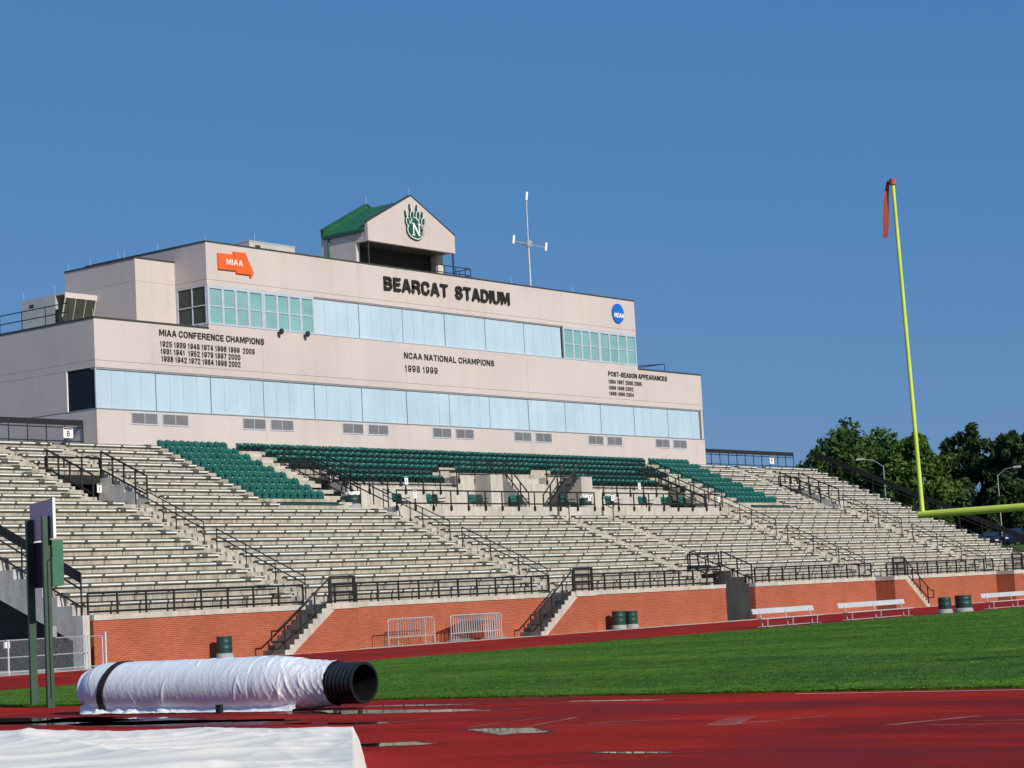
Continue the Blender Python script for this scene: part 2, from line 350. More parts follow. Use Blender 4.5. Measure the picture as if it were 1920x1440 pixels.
def write(body, x0, x1, z0, z1, y, depth, wt=.16, shear=0.0, gap=.17):
    """list of (character, MB): the line set between x0 and x1 at cap height z0..z1"""
    h = z1-z0; t = wt*h; adv = []; x = 0
    for ch in body:
        if ch == ' ': x += .34; continue
        w_ = GL[ch][1]; adv.append((ch, x, w_)); x += w_+wt+gap
    tot = x-gap; k = (x1-x0)/tot; out = []
    for ch, xa, w_ in adv:
        b = MB(); tx = t*min(1.0, k/h*1.05)
        for j, pl in enumerate(GL[ch][0]):
            q = [(x0+(xa+wt/2+px*w_)*k, z0+t/2+pz*(h-t)) for px, pz in pl]
            q = [(px+shear*(pz-z0), pz) for px, pz in q]
            stroke(b, q, tx, y-depth-.004*j, y)
        out.append((ch, b))
    return out
def letters2(body, x0, x1, z0, z1, y, depth, mat, parent, **k):
    b = MB()
    for ch, g in write(body, x0, x1, z0, z1, y, depth, **k): b.add(g.v, g.f)
    return stuff(b.build('lettering', mat, parent))

# ---------------------------------------------------------------- ground, track, field
b = MB(); b.add([(-3000, -3000, -.06), (3000, -3000, -.06), (3000, 3000, -.06), (-3000, 3000, -.06)], [(0, 1, 2, 3)])
struct(b.build('ground', 'ground', org=(0, 0, -.06), fix=False))
b = MB(); b.add([(-60, -60, 0), (175, -60, 0), (175, 64.7, 0), (-60, 64.7, 0)], [(0, 1, 2, 3)])
struct(b.build('running_track', 'track', org=(0, 0, 0), fix=False))
b = MB(); b.box(-60, 151.5, 64.7, 66.6, -.3, .012); b.box(-60, 57.2, 66.6, 170, -.3, .012)  # second slab: mostly unseen pavement, extended to bounce sun onto the left walls
struct(b.build('concrete_apron', 'concrete_clean', org=(0, 65, 0)))
b = MB(); b.box(30.0, 170, -55, 48.3, -.2, .035)
field = struct(b.build('field', 'turf', org=(90, 0, 0)))
# ragged turf edge beside the track
b = MB(); V = b.v; F = b.f
rg = random.Random(11)
for i in range(90000):
    if i < 4000: x, y = 30.0+abs(rg.gauss(0, .12))-.02, rg.uniform(8, 48)
    else:
        x = 30+(rg.random()**1.7)*75; y = rg.uniform(max(2, x*.28), 48.2)
    h = rg.uniform(.006, .024); a_ = rg.uniform(0, 3.1416); s_ = rg.uniform(.008, .026)+(x-30)*.0003
    dx, dy = math.cos(a_)*s_, math.sin(a_)*s_; k = len(V)
    V += [(x-dx, y-dy, .033), (x+dx, y+dy, .033), (x+rg.uniform(-.03, .03), y+rg.uniform(-.03, .03), .034+h)]; F.append((k, k+1, k+2))
b.mi = [0]*len(F)
stuff(b.build('grass', 'blade', org=(60, 30, 0), fix=False))
def strip(pts, wid):
    b = MB(); L = []; Rr = []
    for i, p in enumerate(pts):
        a = Vector(pts[max(0, i-1)]); c = Vector(pts[min(len(pts)-1, i+1)]); d = (c-a).normalized(); n = Vector((-d.y, d.x))
        L.append((p[0]+n.x*wid/2, p[1]+n.y*wid/2, .004)); Rr.append((p[0]-n.x*wid/2, p[1]-n.y*wid/2, .004))
    n_ = len(pts); b.add(L+Rr, [(i, i+1, n_+i+1, n_+i) for i in range(n_-1)]); return b
def arc(cx, cy, r, a0, a1, n=40): return [(cx+r*math.cos(R(a0+(a1-a0)*i/n)), cy+r*math.sin(R(a0+(a1-a0)*i/n))) for i in range(n+1)]
for p_, q_, w_ in (((22.89, 18.96), (24.77, 19.04), .10), ((22.91, 17.95), (24.7, 18.4), .12), ((22.87, 17.5), (23.31, 16.27), .10), ((23.41, 17.29), (24.15, 16.26), .12), ((23.08, 14.66), (24.46, 14.09), .14), ((22.71, 12.28), (24.08, 11.76), .14), ((22.66, 11.76), (22.8, 10.2), .10), ((23.28, 11.39), (23.4, 10.4), .08), ((23.29, 21.57), (24.7, 21.2), .08)):
    struct(strip([p_, ((p_[0]+q_[0])/2, (p_[1]+q_[1])/2), q_], w_).build('painted_lane_line', 'faded_paint'))
b = MB(); b.add([(22.75, 14.95, .0045), (24.07, 15.47, .0045), (24.61, 15.26, .0045), (22.9, 14.54, .0045)], [(0, 1, 2, 3)]); struct(b.build('painted_arrow', 'faded_paint', fix=False))
struct(strip([(29.55, 6), (29.55, 17.6)], .05).build('painted_edge_line', 'white'))
def puddle(cx, cy, rx, ry, ang, seed, n=44):
    ca, sa = math.cos(R(ang)), math.sin(R(ang)); vs = []
    for i in range(n):
        t = 2*math.pi*i/n; k = 1+.38*noise.noise(Vector((math.cos(t)*1.6+seed, math.sin(t)*1.6, seed*.7)))+.18*noise.noise(Vector((math.cos(t)*5+seed, math.sin(t)*5, 3.1)))
        px, py = rx*k*math.cos(t), ry*k*math.sin(t); vs.append((cx+px*ca-py*sa, cy+px*sa+py*ca, .0035))
    mid = [(cx+(x-cx)*.55, cy+(y-cy)*.55, .0035) for x, y, _ in vs]
    b = MB(); b.add(vs+mid+[(cx, cy, .0035)], [(i, (i+1) % n, n+(i+1) % n, n+i) for i in range(n)]+[(n+i, n+(i+1) % n, 2*n) for i in range(n)])
    o = struct(b.build('puddle', 'water', fix=False)); at = o.data.attributes.new('wet', 'FLOAT', 'POINT'); at.data.foreach_set('value', [0.0]*n+[.62]*n+[1.0]); return o
for i, (cx, cy, rx, ry, an) in enumerate(((25.5, 32.2, 1.0, 3.4, -6), (25.0, 29.0, 1.1, 3.2, -4), (24.2, 26.0, .9, 2.8, -3), (26.6, 24.0, .7, 3.2, -4), (28.2, 24.6, .3, 1.6, 0),
        (22.2, 17.7, .55, 1.15, -32), (23.9, 22.2, .3, 1.3, 0), (20.1, 18.0, .5, .8, 10), (28.6, 20.6, .2, 1.5, 0), (19.0, 13.4, .14, .8, 0), (24.8, 25.2, .35, 1.3, 0))):
    puddle(cx, cy, rx, ry, an, i*2.3+1)

# terrain rising behind the far end of the stand, with its car park
b = MB(); nx, ny = 40, 40; vs = []
for j in range(ny+1):
    for i in range(nx+1):
        x = 152+i*9.0; y = -60+j*9.0
        r_ = min(1, max(0, (x-153)/9)); s_ = min(1, max(0, (y-58)/9)); z = -.05+4.75*r_*s_*(2-r_)*1.0 if r_*s_ > 0 else -.05
        vs.append((x, y, min(z, 4.3)))
b.add(vs, [(j*(nx+1)+i, j*(nx+1)+i+1, (j+1)*(nx+1)+i+1, (j+1)*(nx+1)+i) for j in range(ny) for i in range(nx)])
struct(b.build('hill', 'ground', org=(250, 80, 0), fix=False))
b = MB(); b.box(164, 215, 68, 100, 3.6, 4.312); struct(b.build('car_park', 'asphalt'))

# ---------------------------------------------------------------- grandstand
Y1, TR, RI, Z1 = 66.92, .9255, .4155, 2.646
yk = lambda k: Y1+(k-1)*TR          # front edge of the bench of row k
zk = lambda k: Z1+(k-1)*RI          # bench height of row k
tk = lambda k: zk(k)-.08            # tread behind that bench
nose = lambda y: Z1-.08+(y-Y1)/TR*RI
XA, XB = 56.0, 151.0
DK = 7.45                            # deck floor
gs = empty('grandstand', (103, 76, 0), 'long stepped concrete grandstand with rows of aluminium benches below the press box', 'grandstand')
def cuts(k):
    c = []
    if k <= 2: c.append((104.2, 107.45))
    if 14 <= k <= 17: c += [(67.75, 71.15), (138.65, 141.35)]
    if 12 <= k <= 16: c.append((87.7, 121.1) if k == 12 else (84.9, 122.6))
    if k == 17: c += [(86.3, 88.4), (98.3, 111.9), (121.4, 123.4)]
    if k == 18: c += [(86.3, 88.4), (98.3, 111.9), (121.4, 123.4)]
    return sorted(c)
def spans(k, a=XA, c=XB):
    out = []; x = a
    for p, q in cuts(k):
        if p > x: out.append((x, p))
        x = max(x, q)
    if x < c: out.append((x, c))
    return out
for k in range(0, 23):
    for x0, x1 in spans(k):
        yf = yk(k)+.06 if k > 0 else 67.005
        b = MB(); b.box(x0, x1, yf, yk(k+1)+.06+.12, tk(k)-(.55 if k != 18 else .36), tk(k)); b.build('tier', 'concrete', gs)
# walkway behind the last row and back wall
b = MB(); b.box(XA, XB, yk(23)+.18, 89.0, tk(22)-.6, tk(22)+.004); b.build('back_walkway', 'concrete', gs)
b = MB(); b.box(XA+.4, XB-.4, 88.9, 89.3, 0, tk(22)-.6); b.build('rear_wall', 'concrete_grey', gs)
b = MB(); b.xprism([(66.7, 0), (66.7, 1.5), (88.8, 10.3), (88.8, 0)], 58.2, 58.4); b.build('under_shade', 'dark_room', gs)  # added near-black sheet that stands for the shade under the stand
def stepped(k0, k1, drop):
    """(y, z) outline that follows the treads from row k0 to k1"""
    up_ = []
    for k in range(k0, k1+1):
        up_ += [(yk(k)+.055, tk(k-1)+.003), (yk(k)+.055, tk(k)+.003)]
    return up_
for X0, X1 in ((XA-.05, XA+.3), (XB-.3, XB+.05)):
    o = [(66.35, 0), (66.35, tk(0)+.003)]+stepped(1, 22, 1)+[(89.35, tk(22)+.003), (89.35, 10.2), (67.0, 1.15), (67.0, 0)]
    b = MB(); b.xprism(o, X0, X1); b.build('end_wall', 'concrete_grey', gs)
# pits of the two stair openings and of the central passage
def pit(xa, xb, k0, k1, floor, dark_h, depth=3.0):
    yA, yB = yk(k0)+.06, yk(k1+1)+.06
    prof = [(yA, floor-.3)]+[p for p in stepped(k0, k1, 0)]+[(yB+.1, tk(k1)+.003), (yB+.1, floor-.3)]
    prof[1:1] = [(yA, tk(k0-1)-.02)]
    for p, q in ((xa-.12, xa+.004), (xb-.004, xb+.12)):
        b = MB(); b.xprism([(y+.004, z-.006) for y, z in prof], p, q); b.build('side_wall', 'concrete_grey', gs)
    b = MB(); b.box(xa, xb, yA-.05, yB+depth, floor-.2, floor); b.build('landing', 'concrete_grey', gs)
    b = MB(); b.box(xa-.3, xb+.3, yB+depth, yB+depth+.2, floor, tk(k1)); b.box(xa-.3, xa-.125, yB, yB+depth, floor, tk(k1)-.9); b.box(xb+.125, xb+.3, yB, yB+depth, floor, tk(k1)-.9)
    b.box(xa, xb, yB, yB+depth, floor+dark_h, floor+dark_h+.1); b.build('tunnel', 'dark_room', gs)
pit(67.75, 71.15, 14, 17, tk(13)-.02, 1.75)
pit(138.65, 141.35, 14, 17, tk(13)-.02, 1.75)
# central passage at ground level
b = MB(); b.box(107.442, 107.6, 66.67, 68.9, 0, tk(0)-.02); b.xprism([(66.98, tk(0)-.02), (66.98, tk(1)-.004), (67.905, tk(1)-.004), (67.905, tk(2)-.004), (68.83, tk(2)-.004), (68.83, tk(0)-.02)], 107.442, 107.6); b.build('side_wall', 'step_dark', gs)  # right passage wall takes the dark step colour to stand for its shade
b = MB(); b.box(104.05, 104.208, 66.67, 68.9, 0, tk(0)-.02); b.xprism([(66.98, tk(0)-.02), (66.98, tk(1)-.004), (67.905, tk(1)-.004), (67.905, tk(2)-.004), (68.83, tk(2)-.004), (68.83, tk(0)-.02)], 104.05, 104.208); b.build('side_wall', 'concrete_grey', gs)
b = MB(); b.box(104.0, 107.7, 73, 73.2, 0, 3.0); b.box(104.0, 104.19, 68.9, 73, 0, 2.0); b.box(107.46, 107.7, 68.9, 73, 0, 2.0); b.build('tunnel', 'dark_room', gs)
# deck below the middle block
b = MB(); b.box(87.7, 121.1, 77.10, 78.2, tk(11)-.5, DK); b.box(84.9, 122.6, 78.2, 84.0, 6.2, DK-.004); b.build('deck', 'concrete_clean', gs)
b = MB(); b.box(84.9, 87.69, 78.10, 78.2, tk(11)-.3, DK); b.box(121.11, 122.6, 78.10, 78.2, tk(11)-.3, DK); b.build('deck_edge', 'concrete_clean', gs)
for x0, x1, zt in ((88.4, 98.3, 8.93), (111.9, 121.4, 8.93), (98.3, 103.2, 9.65), (107.2, 111.9, 9.65), (103.2, 107.2, 9.25)):
    b = MB(); b.box(x0, x1, 81.35, 81.9, DK-.05, zt); b.build('deck_back_wall', 'concrete_clean', gs)
b = MB(); b.box(98.3, 111.9, 81.9, yk(19)+.3, 8.6, 9.60); b.build('upper_landing', 'concrete_clean', gs)
for x0, x1 in ((86.3, 88.4), (121.4, 123.4)):
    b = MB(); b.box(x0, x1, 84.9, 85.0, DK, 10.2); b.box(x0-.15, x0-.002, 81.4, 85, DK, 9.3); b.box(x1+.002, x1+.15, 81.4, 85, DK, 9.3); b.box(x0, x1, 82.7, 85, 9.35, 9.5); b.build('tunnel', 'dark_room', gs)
# stairs from the deck up to the middle landing
for sgn, xs in ((1, 103.7), (-1, 106.7)):
    n = 10; run = .26; ht = (9.65-DK)/n
    for i in range(n):
        xa_ = xs-sgn*run*i; xb_ = xs-sgn*run*(i+1)
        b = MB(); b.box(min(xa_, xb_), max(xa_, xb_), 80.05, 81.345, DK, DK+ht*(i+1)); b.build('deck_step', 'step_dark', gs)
    xe = xs-sgn*run*n; b = MB(); b.box(min(xe, xe-sgn*1.2), max(xe, xe-sgn*1.2), 80.05, 81.345, DK, 9.648); b.build('deck_landing', 'concrete_clean', gs)
# benches
def sections(k):
    s = []
    if k <= 11:
        s = [(56.1, 68.63), (70.26, 86.95), (88.5, 102.05), (103.15, 106.7), (107.8, 121.25), (123.0, 139.3), (141.0, 150.9)]
        if k <= 2: s[3] = None
    elif k <= 13:
        s = [(56.1, 68.63), (70.26, 86.9 if k == 12 else 79.4), (123.0 if k == 12 else 133.0, 139.3), (141.0, 150.9)]
    elif k <= 17:
        s = [(56.1, 66.75), (72.04, 78.75), (132.6, 137.3), (142.75, 150.9)]
    elif k <= 21:
        s = [(56.1, 66.75), (67.67, 71.1), (72.04, 78.75), (132.6, 137.5), (138.6, 141.4), (142.75, 150.9)]
    else:
        s = [(56.1, 71.1), (72.04, 78.75), (132.6, 137.5), (138.6, 141.4), (142.75, 150.9)]
    return [q for q in s if q]
br = MB(); sl_ = MB()
rng = random.Random(3)
for k in range(1, 23):
    for (x0, x1) in sections(k):
        b = MB(); dz = rng.uniform(-.010, .010)
        b.box(x0, x1, yk(k)-.03, yk(k)+.13, zk(k)-.068+dz, zk(k)+dz, 0)
        b.box(x0+.05, x1-.02, yk(k)+.145, yk(k)+.30, zk(k)-.02+dz, zk(k)+.066+dz, 1); b.box(x0+.04, x1-.03, yk(k)-.012, yk(k)+.10, zk(k)-.120+dz, zk(k)-.069+dz, 1)  # lower dark strip added along the plank's underside to deepen its shadow line
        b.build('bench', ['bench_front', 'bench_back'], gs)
        x = x0+rng.uniform(.1, .6)
        while x < x1-.15:
            br.box(x-.014, x+.014, yk(k)+.03, yk(k)+.057, tk(k)-.30, zk(k)-.113)
            sl_.box(x-.05, x+.10+rng.uniform(-.03, .04), yk(k)-.042, yk(k)+.14, zk(k)-.10, zk(k)+.012); x += 1.83*rng.uniform(.96, 1.04)
        sl_.box(x0-.05, x0+.03, yk(k)-.03, yk(k)+.3, zk(k)-.05, zk(k)+.03); sl_.box(x1-.03, x1+.22, yk(k)+.02, yk(k)+.3, zk(k)-.03, zk(k)+.045)
        if x1-x0 > 6: sl_.box(x1-1.1, x1-.75, yk(k)-.045, yk(k)+.3, zk(k)-.09, zk(k)+.10)
stuff(br.build('bench_bracket', 'bracket', gs)); stuff(sl_.build('bench_sleeve', 'bench_back', gs))
# steps in the aisles
src = {}
def aisle_steps(x0, x1, k0, k1):
    for k in range(k0, k1+1):
        key = round(x1-x0, 3)
        if key not in src:
            b = MB(); b.box(103-key/2, 103+key/2, 76-.42, 76, 0, .21); b.box(103-.05, 103+.05, 76-.427, 76-.38, .05, .16, 1)
            src[key] = b.build('aisle_step', ['concrete_clean', 'concrete_grey'], gs); o = src[key]
        else: o = share(src[key], 'aisle_step', gs, (0, 0, 0))
        o.location = ((x0+x1)/2-103, yk(k)+.058-76, tk(k-1)+.002)
for a in ((68.75, 70.15, 1, 13), (87.1, 88.4, 1, 11), (102.15, 103.05, 1, 11), (106.8, 107.7, 3, 11), (121.4, 122.9, 1, 12), (139.4, 140.9, 1, 13),
          (66.85, 67.62, 14, 21), (71.27, 71.95, 14, 22), (137.6, 138.5, 14, 22), (141.5, 142.65, 14, 22),
          (84.45, 86.2, 14, 22), (125.2, 126.7, 14, 22)):
    aisle_steps(*a)

# ---------------------------------------------------------------- brick wall, its stairs
def brick_run(x0, x1, label):
    t = empty('brick_wall', ((x0+x1)/2, 66.3, 0), label, 'wall', 'red brick wall along the foot of the stand')
    b = MB(); b.box(x0, x1, 66.3, 66.66, 0, 1.925); b.build('brickwork', 'brick', t)
    n = max(1, round((x1-x0)/3.05)); d = (x1-x0)/n
    for i in range(n):
        b = MB(); b.box(x0+d*i+.006, x0+d*(i+1)-.006, 66.25, 67.0, 1.928, 2.152); b.build('coping_stone', 'concrete_clean', t)
brick_run(56.45, 104.2, 'long red brick wall with pale coping left of the central passage')
brick_run(107.45, 151.0, 'red brick wall with pale coping right of the central passage')
def wall_stair(x0, sgn, label):
    """ten steps rising in direction sgn from x0 along the wall to a landing"""
    t = empty('stair', (x0, 65.6, 0), label, 'stair', 'stairs up the brick wall')
    n = 10; run = .305; ht = .215
    first = None
    for i in range(n):
        a = x0+sgn*run*i; c = x0+sgn*run*(i+1)
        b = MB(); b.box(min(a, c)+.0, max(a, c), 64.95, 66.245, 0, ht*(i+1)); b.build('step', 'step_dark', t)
        b = MB(); b.box(min(a, c), max(a, c), 64.938, 64.949, max(0, ht*i-.25), ht*(i+1)-.002); b.build('step_end', 'concrete_clean', t)
    xt = x0+sgn*run*n; xl = xt+sgn*1.75
    P = [(x0+sgn*.45, 0), (xt+sgn*.22, 1.885), (xl, 1.885), (xl, 0)]
    b = MB(); b.prism(P, 64.90, 66.29); b.build('brickwork', 'brick', t)
    b = MB(); b.prism([(x0+sgn*.02, 0), (xt+sgn*.0, 2.06), (xt+sgn*.24, 1.888), (x0+sgn*.47, 0)], 64.905, 64.936); b.build('stringer', 'concrete_clean', t)
    b = MB(); b.box(min(xt, xl)-(.0 if sgn > 0 else .03), max(xt, xl)+(.03 if sgn > 0 else 0), 64.86, 66.245, 1.888, 2.151); b.build('coping_stone', 'concrete_clean', t)
    return t
wall_stair(66.05, 1, 'concrete stair climbing right, nearest of the wall stairs, beside the lone barrel')
wall_stair(84.5, 1, 'concrete stair climbing right beside the row of crowd barriers')
wall_stair(127.2, -1, 'concrete stair dropping right from a brick landing behind the middle team bench')
wall_stair(145.3, -1, 'farthest concrete wall stair behind the rightmost team bench')

# ---------------------------------------------------------------- railings
def railing(name, label, posts, rails, group=None, pr_=.032, rr_=.026, mesh=None, panels=(), mat='black_steel', cat='railing'):
    base = posts[0][0]
    t = empty(name, base, label, cat, group)
    for p, q in posts: b = MB(); b.bar(p, q, pr_, 6); b.build('post', mat, t)
    for r_ in rails:
        pts, rad = (r_[0], r_[1]) if isinstance(r_[1], float) else (r_, rr_)
        b = MB(); b.tube(pts, rad, 6); b.build('rail', mat, t)
    for a, d, z0, z1 in panels:      # solid bands: from a to d (points), between heights z0..z1 above them
        a, d = Vector(a), Vector(d); n = (d-a).cross(Vector((0, 0, 1))).normalized()*.015
        b = MB(); b.add([a-n+Vector((0, 0, z0)), d-n+Vector((0, 0, z0)), d-n+Vector((0, 0, z1)), a-n+Vector((0, 0, z1)), a+n+Vector((0, 0, z0)), d+n+Vector((0, 0, z0)), d+n+Vector((0, 0, z1)), a+n+Vector((0, 0, z1))],
              [(0, 1, 2, 3), (7, 6, 5, 4), (0, 4, 5, 1), (3, 2, 6, 7), (0, 3, 7, 4), (1, 5, 6, 2)]); b.build('band', 'black_fabric', t)
    if mesh:
        b = MB()
        for (a, d, z0, z1, s_) in mesh:   # wire mesh between a and d
            a, d = Vector(a), Vector(d); L = (d-a).length; n = int(L/s_)
            for i in range(n+1):
                p = a+(d-a)*(i/max(1, n)); b.bar(p+Vector((0, 0, z0)), p+Vector((0, 0, z1)), .0035, 3)
            m = int((z1-z0)/s_)
            for j in range(m+1):
                z = z0+(z1-z0)*j/m; b.bar(a+Vector((0, 0, z)), d+Vector((0, 0, z)), .0035, 3)
        stuff(b.build('wire_mesh', mat, t))
    return t
def along(p, q, n): p, q = Vector(p), Vector(q); return [p+(q-p)*(i/n) for i in range(n+1)]
G_FR = 'black railings on top of the brick wall'
def front_rail(x0, x1, label):
    n = max(2, round((x1-x0)/1.52)); z0, z1 = 2.15, 3.04; ps = along((x0, 66.42, z0), (x1, 66.42, z0), n)
    railing('wall_railing', label, [(p, p+Vector((0, 0, z1-z0))) for p in ps],
            [[(x0, 66.42, z1), (x1, 66.42, z1)], [(x0, 66.42, 2.28), (x1, 66.42, 2.28)]], G_FR, .054, .046, mesh=[((x0, 66.42, 2.28), (x1, 66.42, 2.28), 0, .76, .1)])
front_rail(56.3, 68.85, 'black mesh railing on the brick wall, leftmost length above the lone barrel')
front_rail(70.95, 87.3, 'black mesh railing on the brick wall above the crowd barriers')
front_rail(89.4, 103.9, 'black mesh railing on the brick wall above the pair of barrels by the wall')
front_rail(107.75, 122.15, 'black mesh railing on the brick wall between central passage and descending stair')
front_rail(124.3, 140.35, 'black mesh railing on the brick wall above the two barrels by the grass')
front_rail(142.3, 150.9, 'black mesh railing on the brick wall at the far right end')
G_ST = 'stair railings on the brick wall'
def stair_rail(x0, sgn, label):
    S = lambda dx, z: (x0+sgn*dx, 64.99, z)
    xs = [.08, 1.1, 2.05, 3.0]; zt = lambda dx: 1.37+(dx-.1)*.645
    railing('stair_railing', label, [(S(d, .215*max(1, math.ceil((d+.01)/.305))), S(d, zt(d))) for d in xs],
            [[S(3.0, zt(3.0)), S(.1, 1.37), S(-.4, 1.07), S(-.75, 1.07), S(-.75, .6), S(.08, .58)], [S(3.0, 2.32), S(.1, .62)]], G_ST, .042, .04)
    a, c = x0+sgn*3.06, x0+sgn*4.72
    railing('landing_gate', label.replace('sloping black handrail', 'tall black mesh gate panel').replace('on the', 'above the'),
            [((x, 64.99, 2.15), (x, 64.99, 3.36)) for x in (a, a+sgn*.08, c-sgn*.1, c)],
            [[(a, 64.99, 3.34), (c, 64.99, 3.34)], [(a, 64.99, 2.24), (c, 64.99, 2.24)], [(a, 64.99, 2.98), (c, 64.99, 2.98)], [(a, 64.99, 2.6), (c, 64.99, 2.6)]], 'mesh gates on the stair landings', .05, .034,
            mesh=[((min(a, c), 64.99, 2.24), (max(a, c), 64.99, 2.24), 0, 1.05, .055)], cat='gate')
stair_rail(66.05, 1, 'sloping black handrail on the nearest wall stair')
stair_rail(84.5, 1, 'sloping black handrail on the stair beside the crowd barriers')
stair_rail(127.2, -1, 'sloping black handrail on the stair behind the middle team bench')
stair_rail(145.3, -1, 'sloping black handrail on the farthest wall stair')
# aisle handrails
G_AI = 'handrails in the stand aisles'
for X, nm in ((69.45, 'leftmost aisle'), (87.75, 'aisle left of the deck stairs'), (122.1, 'aisle below the right end of the deck'), (140.1, 'rightmost aisle')):
    for seg, part in (((78.1, 76.15, 75.25, 73.35), 'upper'), ((72.5, 70.57, 68.7, 66.83), 'lower')):
        ps = [((X, y, nose(y)-.2), (X, y, nose(y)+.92)) for y in seg]
        off = lambda y, h: (X, y, nose(y)+h)
        railing('aisle_handrail', 'thin black handrail, %s length in the %s' % (part, nm), ps, [[off(seg[0], .92), off(seg[-1], .92)], [off(seg[0], .58), off(seg[-1], .58)]], G_AI, .032, .03)
for X, nm in ((102.6, 'left'), (107.25, 'right')):
    ps = [((X, y, nose(y)-.2), (X, y, nose(y)+.98)) for y in (77.0, 76.2)]
    railing('aisle_handrail', 'short black handrail in the %s narrow aisle below the deck' % nm, ps, [[p[1] for p in ps], [Vector(p[1])-Vector((0, 0, .4)) for p in ps]], G_AI, .032, .03)
# railings round the two stair openings high in the stand
def pit_rail(xa, xb, side, nm):
    yB, yA = yk(18)+.1, yk(14)+.1
    zt = tk(17)
    ps = [((x, yB, zt), (x, yB, zt+1.07)) for x in (xa, xa+(xb-xa)*.34, xa+(xb-xa)*.67, xb)]
    railing('opening_railing', 'black railing across the back of the %s stair opening' % nm, ps, [[(xa, yB, zt+1.07), (xb, yB, zt+1.07)], [(xa, yB, zt+.12), (xb, yB, zt+.12)]], 'railings round the stair openings', .055, .05, panels=[((xa, yB-.08, zt), (xb, yB-.08, zt), -.30, .16)])
    for X, sd_ in ((xa, 'left'), (xb, 'right')):
        ys = [yB-.15-(yB-yA-.3)*i/4 for i in range(5)]
        railing('opening_railing', 'black sloping railing on the %s side of the %s stair opening' % (sd_, nm), [((X, y, nose(y)-.35), (X, y, nose(y)+1.0)) for y in ys],
                [[(X, ys[0], nose(ys[0])+1.0), (X, ys[-1], nose(ys[-1])+1.0)], [(X, ys[0], nose(ys[0])+.06), (X, ys[-1], nose(ys[-1])+.06)]], 'railings round the stair openings', .055, .05)
pit_rail(67.7, 71.2, 0, 'upper left')
pit_rail(138.6, 141.4, 0, 'upper right')
# central passage
ps = [((x, 68.75, tk(2)), (x, 68.75, tk(2)+1.05)) for x in (104.1, 105.2, 106.3, 107.5)]
railing('passage_railing', 'black railing across the back of the central passage', ps, [[(104.1, 68.75, tk(2)+1.05), (107.5, 68.75, tk(2)+1.05)], [(104.1, 68.75, tk(2)+.28), (107.5, 68.75, tk(2)+.28)]], 'railings of the central passage', .05, .045)
for X, sd_ in ((104.1, 'left'), (107.55, 'right')):
    ys = (68.6, 67.5, 66.5)
    railing('passage_railing', 'black sloping railing on the %s side of the central passage' % sd_, [((X, y, max(2.15, nose(y)-.3)), (X, y, nose(y)+.86)) for y in ys],
            [[(X, 68.6, nose(68.6)+.86), (X, 66.5, nose(66.5)+.86)], [(X, 68.6, nose(68.6)+.02), (X, 66.5, nose(66.5)+.0)]], 'railings of the central passage', .05, .045)
# deck railings
G_DK = 'black railings along the deck'
def deck_rail(x0, x1, label, z0=7.62, z1=8.35, zb=7.22, Y=77.06, stp=1.65):
    n = max(1, round((x1-x0)/stp)); xs = [x0+(x1-x0)*i/n for i in range(n+1)]
    t = railing('deck_railing', label, [((x, Y, zb+.05), (x, Y, z1)) for x in xs], [[(x0, Y, z1), (x1, Y, z1)], [(x0, Y, z0), (x1, Y, z0)]], G_DK, .046, .044)
    for x in xs: b = MB(); b.box(x-.07, x+.07, Y-.05, Y+.035, zb, zb+.27); b.build('bracket', 'black_steel', t)
deck_rail(87.7, 101.9, 'black pipe railing on the left front edge of the concrete deck')
deck_rail(102.9, 106.5, 'short black pipe railing at the middle of the concrete deck')
deck_rail(107.4, 121.1, 'black pipe railing on the right front edge of the concrete deck')
deck_rail(88.6, 98.2, 'upper black railing under the left half of the middle green seats', 9.05, 9.95, 8.5, 81.31, 1.58)
deck_rail(111.9, 121.3, 'upper black railing under the right half of the middle green seats', 9.05, 9.95, 8.5, 81.31, 1.58)
deck_rail(98.4, 103.1, 'black railing on the high concrete wall left of the deck stairs', 9.75, 10.6, 9.2, 81.31, 1.5)
deck_rail(107.3, 111.8, 'black railing on the high concrete wall right of the deck stairs', 9.75, 10.6, 9.2, 81.31, 1.5)
for sgn, xs_, nm in ((1, 103.7, 'left'), (-1, 106.7, 'right')):
    f = lambda d, h: (xs_-sgn*d, 80.02, DK+d*.846+h)
    for yy, wh in ((80.02, 'front'), (81.3, 'back')):
        g = lambda d, h: (xs_-sgn*d, yy, DK+d*.846+h)
        railing('deck_stair_railing', 'black %s handrail of the %s deck stair' % (wh, nm), [(g(d, .1), g(d, 1.0)) for d in (.1, .9, 1.7, 2.5)], [[g(.1, 1.0), g(2.5, 1.0)], [g(.1, .3), g(2.5, .3)]], 'railings of the deck stairs', .045, .045)
